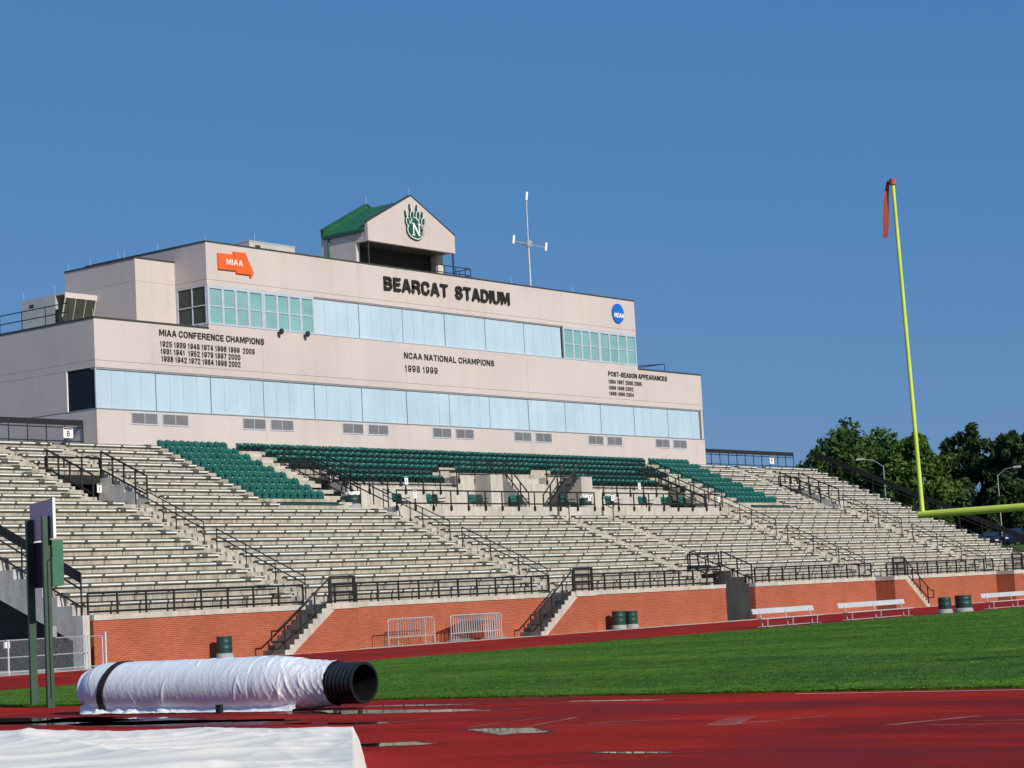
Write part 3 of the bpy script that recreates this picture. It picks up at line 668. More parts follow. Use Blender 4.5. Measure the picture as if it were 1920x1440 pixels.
# big railed openings either side of the deck
for x0, x1, nm in ((86.2, 88.5, 'left'), (121.3, 123.5, 'right')):
    zt = tk(18); yB = yk(19)+.08
    railing('opening_railing', 'black railing behind the dark opening at the %s deck end' % nm, [((x, yB, zt), (x, yB, zt+1.05)) for x in (x0, (x0+x1)/2, x1)], [[(x0, yB, zt+1.05), (x1, yB, zt+1.05)], [(x0, yB, zt+.55), (x1, yB, zt+.55)], [(x0, yB, zt+.12), (x1, yB, zt+.12)]], 'railings of the deck openings', .045, .04,
            mesh=[((x0, yB, zt), (x1, yB, zt), .1, 1.05, .08)], panels=[((x0, yB, zt), (x1, yB, zt), -.35, .05)])
    for X, sd_ in ((x0, 'left'), (x1, 'right')):
        ys = (84.2, 83.0, 81.9, 80.7, 79.5, 78.4)
        railing('opening_railing', 'black sloping railing %s of the dark opening at the %s deck end' % (sd_, nm), [((X, y, max(DK, nose(y)-.5)), (X, y, nose(y)+1.0)) for y in ys],
                [[(X, 84.2, nose(84.2)+1.0), (X, 78.4, nose(78.4)+1.0)], [(X, 84.2, nose(84.2)+.06), (X, 78.4, nose(78.4)+.06)], [(X, 84.2, nose(84.2)+.5), (X, 78.4, nose(78.4)+.5)]], 'railings of the deck openings', .042, .042)
# end railings with a dark band
for X, nm in ((56.08, 'left'), (150.95, 'right')):
    ys = [66.55+1.85*i for i in range(12)]
    f = lambda y, h: (X, y, nose(y)+h)
    railing('end_railing', 'black railing with a wide dark band down the %s end of the stand' % nm, [(f(y, -.35), f(y, 1.5)) for y in ys], [[f(ys[0], .82), f(ys[-1], .82)], [f(ys[0], .1), f(ys[-1], .1)]], 'end railings of the stand', .042, .04, panels=[(f(ys[0], 0), f(ys[-1], 0), 1.05, 1.5)])
for x0, x1, nm in ((56.2, 75.1, 'left of the press box'), (135.8, 150.9, 'right of the press box')):
    n = round((x1-x0)/1.27); Y = 88.55; z0 = tk(22)
    railing('back_fence', 'black fence with dark top band along the stand top %s' % nm, [((p.x, Y, z0), (p.x, Y, 12.93)) for p in along((x0, Y, 0), (x1, Y, 0), n)],
            [[(x0, Y, 12.5), (x1, Y, 12.5)], [(x0, Y, 11.76), (x1, Y, 11.76)]], 'fences along the top of the stand', .034, .03, panels=[((x0, Y, 0), (x1, Y, 0), 12.62, 12.93)], cat='fence')
# section signs
def sec_sign(ch, x, y, z, label, w_=.66, h_=.56, mat='sign_white'):
    t = empty('section_sign', (x, y, z), label, 'sign', 'section signs')
    b = MB(); b.box(x-w_/2, x+w_/2, y-.02, y, z, z+h_); b.build('panel', mat, t)
    b = MB(); b.box(x-w_/2+.02, x+w_/2-.02, y-.024, y-.0205, z+h_*.83, z+h_*.96); b.build('header', 'letter_black', t)
    if ch: letters2(ch, x-w_*.15, x+w_*.15, z+h_*.13, z+h_*.72, y-.0215, .004, 'letter_black', t, wt=.2)
sec_sign('B', 74.0, 88.48, 11.92, 'white section sign with the letter B on the back fence')
sec_sign('F', 147.3, 88.48, 11.92, 'white section sign with the letter F on the back fence far right')
sec_sign('E', 136.15, 88.48, 11.92, 'white section sign on the back fence beside the press box corner', .5, .6)
sec_sign('C', 92.9, 77.0, 7.95, 'small white section sign on the left deck railing', .42, .5) if False else None
sec_sign('C', 89.2, 77.01, 7.9, 'small white sign hung at the left end of the deck railing', .3, .45)
sec_sign('1', 93.4, 81.25, 9.05, 'small white sign under the left half of the middle seats', .3, .48)
sec_sign('2', 105.9, 77.01, 7.82, 'small white sign on the short middle deck railing', .3, .48)
sec_sign('D', 108.4, 77.01, 7.85, 'small white sign near the left end of the right deck railing', .32, .45)
sec_sign('2', 117.6, 81.25, 9.0, 'small white sign under the right half of the middle seats', .3, .48)
sec_sign('D', 120.9, 77.01, 7.82, 'small white sign at the right end of the deck railing', .3, .45)
sec_sign('A', 70.95, yk(18)-.12, tk(16)-.32, 'small sign in the upper left stair opening', .3, .45)

# ---------------------------------------------------------------- stadium seats
def seat_mesh(b, ox, oy, oz, kind):
    n = 6
    top = []
    for i in range(n+1):
        t = i/n; x = -.25+.5*t
        z = (.40+.075*math.sin(math.pi*t)) if kind == 0 else .445+.012*math.sin(math.pi*t)
        top.append((x, z))
    def sheet(pts_f, y_of, th, m):
        k = len(pts_f)
        f = [(ox+x, oy+y_of(z), oz+z) for x, z in pts_f]; r_ = [(ox+x, oy+y_of(z)+th, oz+z) for x, z in pts_f]
        b.add(f+r_, [tuple(range(k)), tuple(reversed(range(k, 2*k)))]+[(i, (i+1) % k, k+(i+1) % k, k+i) for i in range(k)], m)
    sheet([(-.25, -.03)]+top[:1]+top[1:]+[(.25, -.03)], lambda z: .36+.12*z, .035, 0)
    if kind == 0: sheet([(-.22, -.01), (-.23, .30), (-.12, .35), (.12, .35), (.23, .30), (.22, -.01)], lambda z: .30+.02*z, .035, 0)
    else: sheet([(-.215, -.03), (-.225, .24), (-.12, .31), (.12, .31), (.225, .24), (.215, -.03)], lambda z: .30-.22*z, .035, 1)  # dark green folded pan; its colour also carries the shade below the backrest
    b.box(ox-.26, ox-.235, oy+.08, oy+.40, oz+.14, oz+.18, 1)
    b.box(ox-.02, ox+.02, oy+.355, oy+.372, oz+.39, oz+.425, 2)
seats = []
for k in range(14, 23):
    n = 10
    for i in range(n): seats.append((79.1+.535*i, k, 0, 'left wedge'))
    for i in range(n): seats.append((127.2+.535*i, k, 0, 'right wedge'))
for k in range(17, 23):
    lo = {22: 85.2, 21: 86.6, 20: 86.6, 19: 86.6, 18: 88.75, 17: 88.75}[k]; hi = {22: 126.4, 21: 124.9, 20: 124.9, 19: 124.9, 18: 121.2, 17: 121.2}[k]
    x = lo
    while x < hi:
        blocked = (k <= 18 and 98.0 < x < 112.2) or (k == 19 and (99.6 < x < 101.4 or 109.2 < x < 111.0))
        if not blocked: seats.append((x, k, 1, 'middle block'))
        x += .553
seats.sort(key=lambda s: (s[0]**2+yk(s[1])**2))
proto = {}; count = {}
ordn = lambda n: str(n)+('th' if 10 <= n % 100 <= 20 else {1: 'st', 2: 'nd', 3: 'rd'}.get(n % 10, 'th'))
ordx = {}
for s_ in seats: ordx.setdefault((s_[1], s_[3]), []).append(s_[0])
for v in ordx.values(): v.sort()
ordw = ['front', 'second', 'third', 'fourth', 'fifth', 'sixth', 'seventh', 'eighth', 'top']
rest = MB()
for i, (x, k, kind, blk) in enumerate(seats):
    if i < 300:
        if kind not in proto:
            b = MB(); seat_mesh(b, 0, 0, 0, kind); o = b.build('stadium_seat', ['seat_green', 'seat_dark', 'white'], org=(0, 0, 0)); proto[kind] = o
        else: o = proto[kind].copy(); COL.objects.link(o)
        o.location = (x+random.uniform(-.012, .012), yk(k), zk(k)-.02); o.rotation_euler = (random.uniform(-.04, .03), 0, random.uniform(-.03, .03))
        first = 14 if 'wedge' in blk else 17
        rw = 'top' if k == 22 else ordw[k-first]
        tag(o, 'green tip-up seat, %s from the left in the %s row of the %s' % (ordn(ordx[(k, blk)].index(x)+1), rw, blk), 'seat', 'green seats of the %s' % blk)
    else: seat_mesh(rest, x, yk(k), zk(k)-.02, kind)
if rest.v:
    o = rest.build('stadium_seat', ['seat_green', 'seat_dark', 'white'], org=(118, 82, 8)); stuff(o); tag(o, 'green seats in the far half of the stand', 'seat')
# flat green bench at the foot of each wedge
for x0, x1, nm in ((79.6, 84.4, 'left'), (127.3, 132.7, 'right')):
    t = empty('green_bench', ((x0+x1)/2, yk(13), zk(13)-.1), 'flat green bench at the foot of the %s wedge of seats' % nm, 'bench', 'green benches below the wedges')
    b = MB(); b.box(x0, x1, yk(13)-.02, yk(13)+.4, zk(13)-.05, zk(13)+.01); b.build('seat', 'seat_green', t)
    b = MB(); b.box(x0, x1, yk(13)+.36, yk(13)+.40, zk(13)+.01, zk(13)+.12); b.build('backrest', 'seat_dark', t)
# paired loose chairs on the deck
def deck_chairs(x, label, rot=0.0):
    t = empty('double_chair', (x, 79.5, DK), label, 'chair', 'paired green chairs on the deck')
    ca, sa = math.cos(rot), math.sin(rot)
    P = lambda dx, dy, z: (x+dx*ca-dy*sa, 79.5+dx*sa+dy*ca, DK+z)
    for s_ in (-.28, .28):
        b = MB(); b.obox(P(s_, .28, .46), Vector((.25*ca, .25*sa, 0)), Vector((-.03*sa, .03*ca, 0)), (-.04*sa, .04*ca, .40)); b.obox(P(s_, .322, .861), Vector((.25*ca, .25*sa, 0)), Vector((-.03*sa, .03*ca, 0)), (0, .01, .08)); b.v[-4:] = [tuple(Vector(v)+(Vector(P(s_, .335, .0))-Vector((v[0], v[1], DK))).normalized()*.09) for v in b.v[-4:]]; b.build('backrest', 'seat_green' if s_ < 0 else 'seat_dark', t)
        b = MB(); b.obox(P(s_, .02, .42), Vector((.25*ca, .25*sa, 0)), Vector((-.25*sa, .25*ca, 0)), (0, 0, .06)); b.build('seat', 'seat_dark', t)
        for d in (-.18, .2): b = MB(); b.bar(P(s_, d, 0), P(s_, d, .43), .025); b.build('leg', 'black_steel', t)
    for s_ in (-.58, .58): b = MB(); b.obox(P(s_*.98, .0, .64), Vector((.03*ca, .03*sa, 0)), Vector((-.24*sa, .24*ca, 0)), (0, 0, .05)); b.build('armrest', 'seat_dark', t)
for i, (x, r_) in enumerate(((90.9, .2), (94.0, .05), (98.0, -.2), (102.0, -.16), (107.0, .2), (112.0, .1), (115.8, .05), (118.6, -.15), (120.7, .15))):
    deck_chairs(x, ['pair of green chairs at the left end of the deck', 'second pair of green chairs from the left on the deck', 'turned pair of green chairs left of the deck stairs', 'turned pair of green chairs at the foot of the left deck stair', 'pair of green chairs at the foot of the right deck stair beside a barrel',
        'pair of green chairs at the left end of the right deck railing', 'pair of green chairs in the middle of the right deck half', 'turned pair of green chairs toward the right deck end', 'last pair of green chairs at the right deck end'][i], r_)

# ---------------------------------------------------------------- press box building
YB = 87.4
bd = empty('press_box', (105.4, 92, 11.3), 'long cream two-storey stadium press box with pale blue window bands', 'building')
def slab(name, x0, x1, y0, y1, z0, z1, mat='stucco', par=None): b = MB(); b.box(x0, x1, y0, y1, z0, z1); return b.build(name, mat, par or bd)
def panels(xs, y0, y1, z0, z1):
    for a, c in zip(xs[:-1], xs[1:]): slab('wall_panel', a+(.006 if a != xs[0] else 0), c-(.006 if c != xs[-1] else 0), y0, y1, z0, z1)
XL, XR, XU, XV = 75.13, 135.75, 83.72, 127.25
jx = [XL, 88.07, 101.0, 113.78, 126.52, XR]
panels(jx, YB, 88.2, 8.0, 13.46)
slab('side_wall', XL, XR, 88.2, 99.5, 4.0, 13.46)
slab('core', XL+.3, XR-.3, YB+.45, 99.48, 13.0, 13.47); slab('core', XL+.7, XR-.3, YB+.45, 99.48, 13.47, 15.765); slab('core', XL+.02, XR-.02, YB+.45, 99.48, 15.765, 18.44)
panels(jx, YB, 88.2, 15.76, 16.14); slab('side_wall', XL, XR, 88.2, 99.5, 15.76, 16.14)
panels(jx, YB, 88.2, 16.158, 18.45); slab('side_wall', XL, XR, 88.2, 99.5, 16.158, 18.45)
slab('side_wall', XL, XL+.6, 89.86, 99.5, 13.5, 15.745); slab('side_wall', XR-.25, XR, YB+.05, 99.5, 13.5, 15.745)
slab('sill', XL-.02, XR+.02, YB-.04, 88.2, 13.462, 13.51, 'grey_metal'); slab('side_sill', XL-.02, XL+.3, 88.2, 89.9, 13.462, 13.51, 'grey_metal')
slab('head_trim', XL+.01, XR-.3, YB+.03, YB+.4, 15.66, 15.757, 'grey_metal')
# coping on the lower parapet
slab('parapet_coping', XL-.03, XU, YB-.03, 88.0, 18.452, 18.56, 'coping_dark'); slab('parapet_coping', XV, XR+.03, YB-.03, 88.0, 18.452, 18.56, 'coping_dark')
slab('parapet_coping', XL-.03, XL+.5, 88.0, 99.5, 18.452, 18.56, 'coping_dark'); slab('parapet_coping', XR-.5, XR+.03, 88.0, 99.5, 18.452, 18.56, 'coping_dark')
# lower band of pale blue shutters: bays of four leaves
lowx = [75.2, 79.57, 83.79, 88.07, 92.44, 96.74, 101.0, 105.27, 109.49, 113.78, 118.01, 122.3, 126.52, 130.95, 135.28]
def shutters(xs, z0, z1, y=YB+.10):
    for i, (a, c) in enumerate(zip(xs[:-1], xs[1:])):
        n = 4; d = (c-a-.05)/n; tilt = random.uniform(-.006, .006)
        for j in range(n):
            x0 = a+.025+d*j; slab('shutter_leaf', x0+.006, x0+d-.006, y+tilt+random.uniform(-.004, .004), y+.05, z0, z1, 'shutter')
        slab('joint_post', c-.024, c+.024, y+.02, y+.08, z0, z1, 'coping_dark') if i < len(xs)-2 else None
shutters(lowx, 13.53, 15.66)
# dark corner window on the left side
w_ = slab('corner_window', XL+.06, XL+.1, YB+.12, 89.8, 13.55, 15.7, 'pane_dark')
slab('frame', XL-.005, XL+.10, 89.78, 89.87, 13.515, 15.755, 'white', w_); slab('frame', XL+.01, XL+.09, YB+.02, YB+.10, 13.515, 15.755, 'window_frame', w_)
# small paired windows
for (x0, x1) in ((77.56, 79.56), (79.86, 81.88), (86.13, 88.07), (88.42, 90.42), (94.69, 96.65), (97.05, 99.01), (103.28, 105.23), (105.61, 107.56), (111.86, 113.83), (114.25, 116.15), (120.44, 122.33), (122.73, 124.67), (128.94, 130.86), (131.29, 133.19)):
    z0, z1 = 12.68, 13.38; b = MB(); y0, y1 = YB-.035, YB-.002
    for q in ((x0, x1, z1-.07, z1), (x0, x1, z0, z0+.07), (x0, x0+.07, z0+.07, z1-.07), (x1-.07, x1, z0+.07, z1-.07), ((x0+x1)/2-.02, (x0+x1)/2+.02, z0+.07, z1-.07)): b.box(q[0], q[1], y0, y1, q[2], q[3])
    t = b.build('window', 'window_frame', bd); m_ = (x0+x1)/2
    slab('pane', x0+.072, m_-.022, YB-.02, YB-.004, z0+.072, z1-.072, 'pane_grey', t); slab('pane', m_+.022, x1-.072, YB-.02, YB-.004, z0+.072, z1-.072, 'pane_grey', t)
# upper storey
ux = [XU, 96.8, 109.43, 118.1, XV]
panels(ux, YB, 88.2, 18.45, 18.74)
slab('upper_core', XU+.7, XV-.3, YB+.45, 97.9, 18.46, 21.09); slab('upper_core', XU+.03, XV-.03, YB+.45, 97.9, 21.09, 23.4)
panels(ux, YB, 88.2, 21.08, 21.37); panels(ux, YB, 88.2, 21.388, 23.57)
slab('side_wall', XU, XV, 88.2, 98, 21.08, 21.37); slab('side_wall', XU, XV, 88.2, 98, 21.388, 23.57)
slab('side_wall', XU, XU+.6, 89.98, 98, 18.45, 21.07); slab('side_wall', XV-.2, XV, YB+.06, 98, 18.75, 21.07)
slab('parapet_coping', XU-.03, XV+.03, YB-.03, 88.0, 23.572, 23.66, 'coping_dark'); slab('parapet_coping', XU-.03, XU+.5, 88.0, 98, 23.572, 23.66, 'coping_dark'); slab('parapet_coping', XV-.5, XV+.03, 88.0, 98, 23.572, 23.66, 'coping_dark')
slab('sill', XU-.01, XV+.01, YB-.03, 88.2, 18.742, 18.79, 'window_frame'); slab('head_trim', 92.6, 118.0, YB+.03, YB+.4, 20.99, 21.077, 'grey_metal')
shutters([92.66, 96.8, 100.97, 105.19, 109.43, 113.74, 118.0], 18.80, 20.99)
def big_window(x0, x1, cols):
    z0, z1 = 18.792, 21.078; y0, y1 = YB-.01, YB+.12; zm = 19.84
    b = MB(); b.box(x0, x1, y0, y1, z1-.2, z1); b.box(x0, x1, y0, y1, z0, z0+.05); b.box(x0, x0+.16, y0+.001, y1, z0+.05, z1-.2); b.box(x1-.14, x1, y0+.001, y1, z0+.05, z1-.2)
    cw = (x1-x0-.30)/cols
    for i in range(1, cols): b.box(x0+.16+cw*i-.09, x0+.16+cw*i+.09, y0+.001, y1, z0+.05, z1-.2)
    b.box(x0+.16, x1-.14, y0+.03, y1, zm-.035, zm+.035)
    t = b.build('window', 'window_frame', bd)
    for i in range(cols):
        for za, zb_ in ((z0+.05, zm-.035), (zm+.035, z1-.2)):
            slab('pane', x0+.16+cw*i+(.09 if i else 0), x0+.16+cw*(i+1)-(.09 if i < cols-1 else 0), YB+.06, YB+.08, za, zb_, 'pane_teal', t)
big_window(83.74, 88.26, 4); big_window(88.27, 92.64, 4); big_window(118.16, 122.55, 4); big_window(122.56, 127.2, 4)
t = slab('side_window', XU+.06, XU+.08, YB+.15, 89.93, 18.83, 21.0, 'pane_green')
for q in ((YB+.13, 89.97, 21.0, 21.07), (YB+.13, 89.97, 18.79, 18.86), (89.89, 89.975, 18.86, 21.0), (YB+.13, YB+.2, 18.86, 21.0), (88.68, 88.74, 18.86, 21.0), (YB+.2, 89.89, 19.86, 19.92)):
    slab('frame', XU+.0, XU+.05, q[0], q[1], q[2], q[3], 'window_frame', t)
# rear left wing
slab('wing_wall', 80.65, XU-.002, 90.08, 96.26, 18.4, 21.38); slab('wing_wall', 80.65, XU-.002, 90.08, 96.26, 21.395, 22.70); slab('wing_coping', 80.61, XU-.01, 90.04, 96.3, 22.702, 22.79, 'coping_dark'); slab('wing_core', 80.68, XU-.01, 90.1, 96.2, 21.3, 21.5)
# rooftop machines
def rtu(x0, x1, y0, y1, z0, z1, label):
    t = empty('rooftop_unit', ((x0+x1)/2, (y0+y1)/2, z0), label, 'air conditioner', 'rooftop machines')
    b = MB(); b.box(x0, x1, y0, y1, z0, z1); b.build('casing', 'rtu', t)
    b = MB(); b.box(x0-.03, x1+.03, y0-.03, y1+.03, z1+.002, z1+.06); b.build('lid', 'rtu', t)
    b = MB(); b.box(x0+.5, x0+.95, y0-.012, y0-.002, z1-.35, z1-.18); b.build('grille', 'coping_dark', t)
    for i in range(3): b = MB(); b.box(x0+1.4+i*.35, x0+1.5+i*.35, y0-.012, y0-.002, z1-.4, z1-.28); b.build('hatch', 'grey_metal', t)
rtu(90.1, 94.1, 90.2, 92.6, 23.4, 24.7, 'flat grey rooftop unit left of the gabled cupola')
t = empty('rooftop_unit', (79.4, 95.5, 18.45), 'bulky grey rooftop unit with a sloping dark intake hood on the lower left roof', 'air conditioner', 'rooftop machines')
b = MB(); b.box(78.2, 80.62, 94.25, 97.3, 18.45, 20.93); b.build('casing', 'rtu', t)
b = MB(); b.box(78.22, 80.6, 93.42, 94.245, 20.86, 20.95); b.box(78.2, 80.61, 93.38, 93.415, 20.64, 20.95); b.build('hood', 'stucco', t)
b = MB(); b.xprism([(93.43, 20.64), (93.52, 20.64), (94.24, 18.6), (94.1, 18.6)], 78.3, 80.5); b.build('intake_grille', 'coping_dark', t)
for x in (78.25, 79.05, 79.8, 80.55): b = MB(); b.bar((x, 93.42, 20.66), (x, 94.08, 18.5), .045 if x in (78.25, 80.55) else .02); b.build('rib', 'rtu', t)
b = MB(); b.box(78.19, 78.198, 96.2, 96.6, 20.4, 20.6); b.build('hatch', 'coping_dark', t)
# cupola
CX, CZ = 105.3, 29.33
t = empty('cupola', (CX, 92, 23.5), 'gabled cream cupola with green roof on top of the press box', 'cupola')
b = MB(); b.prism([(100.84, 25.85), (109.76, 25.85), (109.76, 27.07), (CX, CZ), (100.84, 27.07)], 90.0, 90.25); g_ = b.build('front_gable', 'stucco', t)
b = MB()
for x0, z0, x1, z1 in ((100.80, 27.07, CX, CZ), (109.80, 27.07, CX, CZ)):
    b.add([(x0, 89.97, z0), (x1, 89.97, z1), (x1, 90.28, z1), (x0, 90.28, z0), (x0, 89.97, z0+.09), (x1, 89.97, z1+.09), (x1, 90.28, z1+.09), (x0, 90.28, z0+.09)], [(3, 2, 1, 0), (4, 5, 6, 7), (0, 1, 5, 4), (1, 2, 6, 5), (2, 3, 7, 6), (3, 0, 4, 7)])
b.build('gable_coping', 'coping_dark', t)
b = MB(); b.box(100.84, 109.76, 93.95, 94.2, 23.4, 26.6); b.build('rear_wall', 'stucco', t)
b = MB(); b.prism([(100.84, 26.602), (109.76, 26.602), (109.76, 27.07), (CX, 29.36), (100.84, 27.07)], 93.95, 94.2); b.build('rear_gable', 'roof_green', t)
b = MB()
for x0, z0 in ((100.78, 27.07), (109.82, 27.07)):
    b.add([(x0, 93.9, z0), (CX, 93.9, 29.36), (CX, 94.25, 29.36), (x0, 94.25, z0), (x0, 93.9, z0+.09), (CX, 93.9, 29.45), (CX, 94.25, 29.45), (x0, 94.25, z0+.09)], [(3, 2, 1, 0), (4, 5, 6, 7), (0, 1, 5, 4), (1, 2, 6, 5), (2, 3, 7, 6), (3, 0, 4, 7)])
b.build('gable_coping', 'roof_green', t)
for s_ in (-1, 1):
    e = CX+s_*4.62; b = MB(); z0, z1 = 26.55, 28.98
    b.add([(e, 90.26, z0), (CX, 90.26, z1), (CX, 93.94, z1), (e, 93.94, z0), (e, 90.26, z0+.12), (CX, 90.26, z1+.12), (CX, 93.94, z1+.12), (e, 93.94, z0+.12)], [(3, 2, 1, 0), (4, 5, 6, 7), (0, 1, 5, 4), (1, 2, 6, 5), (2, 3, 7, 6), (3, 0, 4, 7)])
    n = 8
    for i in range(n+1):
        y = 90.4+3.4*i/n; b.add([(e, y, z0+.12), (CX, y, z1+.12), (CX, y+.03, z1+.12), (e, y+.03, z0+.12), (e, y, z0+.16), (CX, y, z1+.16), (CX, y+.03, z1+.16), (e, y+.03, z0+.16)], [(4, 5, 6, 7), (0, 1, 5, 4), (2, 3, 7, 6), (3, 0, 4, 7)])
    b.build('roof', 'roof_green', t)
    b = MB(); b.box(min(e, e-s_*.12), max(e, e-s_*.12), 90.27, 93.93, 26.42, 26.548); b.build('gutter', 'coping_dark', t)
slab('side_wall', 100.86, 101.1, 91.13, 93.95, 23.4, 26.56, 'stucco', t); slab('side_beam', 100.86, 101.1, 90.25, 91.128, 25.86, 26.56, 'stucco', t)
slab('side_wall', 109.5, 109.74, 91.13, 93.95, 23.4, 26.56, 'stucco', t); slab('side_beam', 109.5, 109.74, 90.25, 91.128, 25.86, 26.56, 'stucco', t)
slab('soffit', 101.1, 109.5, 90.25, 93.9, 25.87, 25.95, 'coping_dark', t)
slab('jamb', 101.1, 101.22, 91.13, 91.35, 23.4, 25.86, 'stucco', t); slab('jamb', 109.2, 109.5, 91.13, 91.35, 23.4, 25.86, 'stucco', t)
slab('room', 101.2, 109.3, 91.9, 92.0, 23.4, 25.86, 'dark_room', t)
for x in (100.95, 109.62): b = MB(); b.bar((x, 90.12, 23.4), (x, 90.12, 25.86), .06, 8); b.build('post', 'black_steel', t)
b = MB(); b.bar((100.80, 93.5, 26.5), (100.78, 93.5, 23.4), .07, 8); b.build('downspout', 'roof_green', t)
railing('roof_railing', 'small black railing on the roof right of the cupola', [((x, 89.9, 23.5), (x, 89.9, 24.9)) for x in (107.2, 108.4, 109.6, 110.6, 111.2)]+[((111.2, 90.9, 23.5), (111.2, 90.9, 24.9))], [[(107.2, 89.9, 24.88), (111.2, 89.9, 24.88), (111.2, 91.5, 24.88)], [(107.2, 89.9, 24.4), (111.2, 89.9, 24.4), (111.2, 91.5, 24.4)]], 'roof railings', .03, .03)
railing('roof_railing', 'black pipe railing along the edge of the lower left roof', [((75.4, y, 18.5), (75.4, y, 19.63)) for y in (89.8, 91.77, 93.83, 95.8, 97.8)], [[(75.4, 89.8, 19.63), (75.4, 99.4, 19.63)], [(75.4, 89.8, 19.12), (75.4, 99.4, 19.12)]], 'roof railings', .03, .03)
railing('roof_railing', 'thin black railing on the lower right roof of the press box', [((133.2, 89.0, 18.5), (133.2, 89.0, 19.4)), ((133.2, 92.5, 18.5), (133.2, 92.5, 19.4))], [[(133.2, 89.0, 19.4), (133.2, 99, 19.4)], [(129.0, 97.5, 19.4), (133.2, 89, 19.4)]], 'roof railings', .03, .03)
# mast with antennas
t = empty('antenna_mast', (119.4, 91, 23.4), 'thin grey antenna mast with cross arms on the press box roof', 'antenna')
b = MB(); b.bar((119.4, 91, 23.4), (119.4, 91, 27.7), .07, 8); b.bar((119.4, 91, 27.7), (119.45, 91, 31.0), .045, 8); b.build('pole', 'galvanised', t)
b = MB(); b.bar((117.7, 91, 27.72), (121.45, 91, 27.6), .035); b.bar((119.4, 89.8, 27.65), (119.4, 92.2, 27.65), .035); b.build('arm', 'galvanised', t)
b = MB(); b.box(119.15, 119.65, 90.85, 91.15, 27.45, 27.9); b.build('bracket', 'galvanised', t)
for x, z in ((117.65, 27.5), (121.5, 27.35), (119.48, 30.9)): b = MB(); b.bar((x-.04, 91, z), (x+.08, 91, z+.62), .1, 8); b.build('antenna', 'white', t)
# lightning rods
for x, y, z in ((84.2, 87.9, 23.6), (90.6, 90.2, 24.7), (83.75, 91.5, 23.6), (83.75, 95, 23.6), (80.7, 91, 22.7), (80.7, 94, 22.7), (80.7, 96, 22.7), (113.2, 87.9, 23.6), (120.3, 87.9, 23.6), (75.35, 87.7, 18.5), (105.3, 90.1, 29.35), (105.3, 94.0, 29.4), (78.3, 97.2, 20.9), (78.3, 94.4, 20.9)):
    b = MB(); b.bar((x, y, z), (x, y, z+.55), .012, 5); b.build('lightning_rod', 'galvanised', bd)
# black folded thing and floodlights
b = MB(); b.prism([(77.5, 18.5), (78.35, 18.5), (77.55, 19.9)], 93.2, 93.5); tag(b.build('roof_loudspeaker', 'black_fabric'), 'black wedge-shaped loudspeaker on the lower left roof', 'loudspeaker')
for x, nm in ((89.42, 'left'), (91.68, 'right')):
    t = empty('floodlight', (x, YB-.1, 18.45), 'small dark floodlight under the left windows, the %s one of two' % nm, 'floodlight', 'floodlights under the upper windows')
    b = MB(); b.bar((x, YB-.01, 18.62), (x, YB-.28, 18.66), .03); b.build('arm', 'letter_black', t)
    b = MB(); b.lathe([(.05, 0), (.14, .1), (.15, .28), (.05, .36)], (x, YB-.3, 18.48), 12); b.build('head', 'letter_black', t)

# ---------------------------------------------------------------- writing and emblems
t = empty('name_sign', (105.6, YB, 22.07), 'large black letters reading BEARCAT STADIUM on the upper storey', 'sign')
for body, x0, x1 in (('BEARCAT', 99.15, 105.5), ('STADIUM', 106.28, 112.1)):
    for ch, b in write(body, x0, x1, 22.07, 22.94, YB-.03, .10, wt=.205, gap=.15): b.build('letter', 'letter_black', t)
def board(label, org, rows, name='champions_sign'):
    t = empty(name, org, label, 'sign', 'lists of black lettering on the lower storey')
    for body, x0, x1, z0, z1 in rows: letters2(body, x0, x1, z0, z1, YB-.003, .035, 'letter_black', t, wt=.15 if body[0].isdigit() else .185, gap=.2 if body[0].isdigit() else .17)
board('black lettering MIAA CONFERENCE CHAMPIONS with three rows of years', (84, YB, 16.35), [('MIAA CONFERENCE CHAMPIONS', 79.87, 88.18, 17.79, 18.16), ('1925 1939 1948 1974 1996 1999  2003', 79.9, 87.36, 17.18, 17.5), ('1931 1941  1952 1979 1997 2000', 79.93, 86.16, 16.76, 17.08), ('1938 1942 1972 1984 1998 2002', 79.97, 86.15, 16.34, 16.66)])
board('black lettering NCAA NATIONAL CHAMPIONS 1998 1999 at mid wall', (105, YB, 16.88), [('NCAA NATIONAL CHAMPIONS', 100.83, 110.1, 17.74, 18.14), ('1998 1999', 100.85, 104.1, 16.89, 17.32)])
board('black lettering POST-SEASON APPEARANCES with rows of years at right', (127, YB, 16.37), [('POST-SEASON APPEARANCES', 123.39, 131.0, 17.77, 18.13), ('1984 1997 2000 2005', 123.37, 127.6, 17.24, 17.54), ('1989 1998 2002', 123.35, 126.45, 16.80, 17.08), ('1996 1999 2004', 123.37, 126.48, 16.37, 16.65)])
# orange two-state sign
t = empty('state_sign', (86, YB, 21.8), 'orange sign shaped like two joined states with white letters MIAA', 'sign')
b = MB(); b.prism([(84.61, 23.0), (84.62, 22.04), (86.04, 22.06), (86.03, 22.6), (85.99, 22.8), (85.93, 22.86), (85.96, 22.95), (85.88, 23.02)], YB-.12, YB-.01); b.build('left_state', 'orange_sign', t)
b = MB(); b.prism([(85.86, 23.19), (86.85, 23.22), (86.92, 23.05), (87.02, 22.9), (87.05, 22.76), (87.2, 22.62), (87.17, 22.5), (87.32, 22.42), (87.38, 22.22), (87.47, 22.1), (87.47, 21.98), (87.36, 21.92), (87.33, 21.79), (87.16, 21.78), (87.25, 21.92), (86.065, 21.92), (86.065, 22.6), (86.02, 22.8), (85.96, 22.86), (85.99, 22.96), (85.9, 23.05)], YB-.12, YB-.01); b.build('right_state', 'orange_sign', t)
letters2('MIAA', 85.24, 86.57, 22.37, 22.71, YB-.1215, .015, 'white', t, wt=.17)
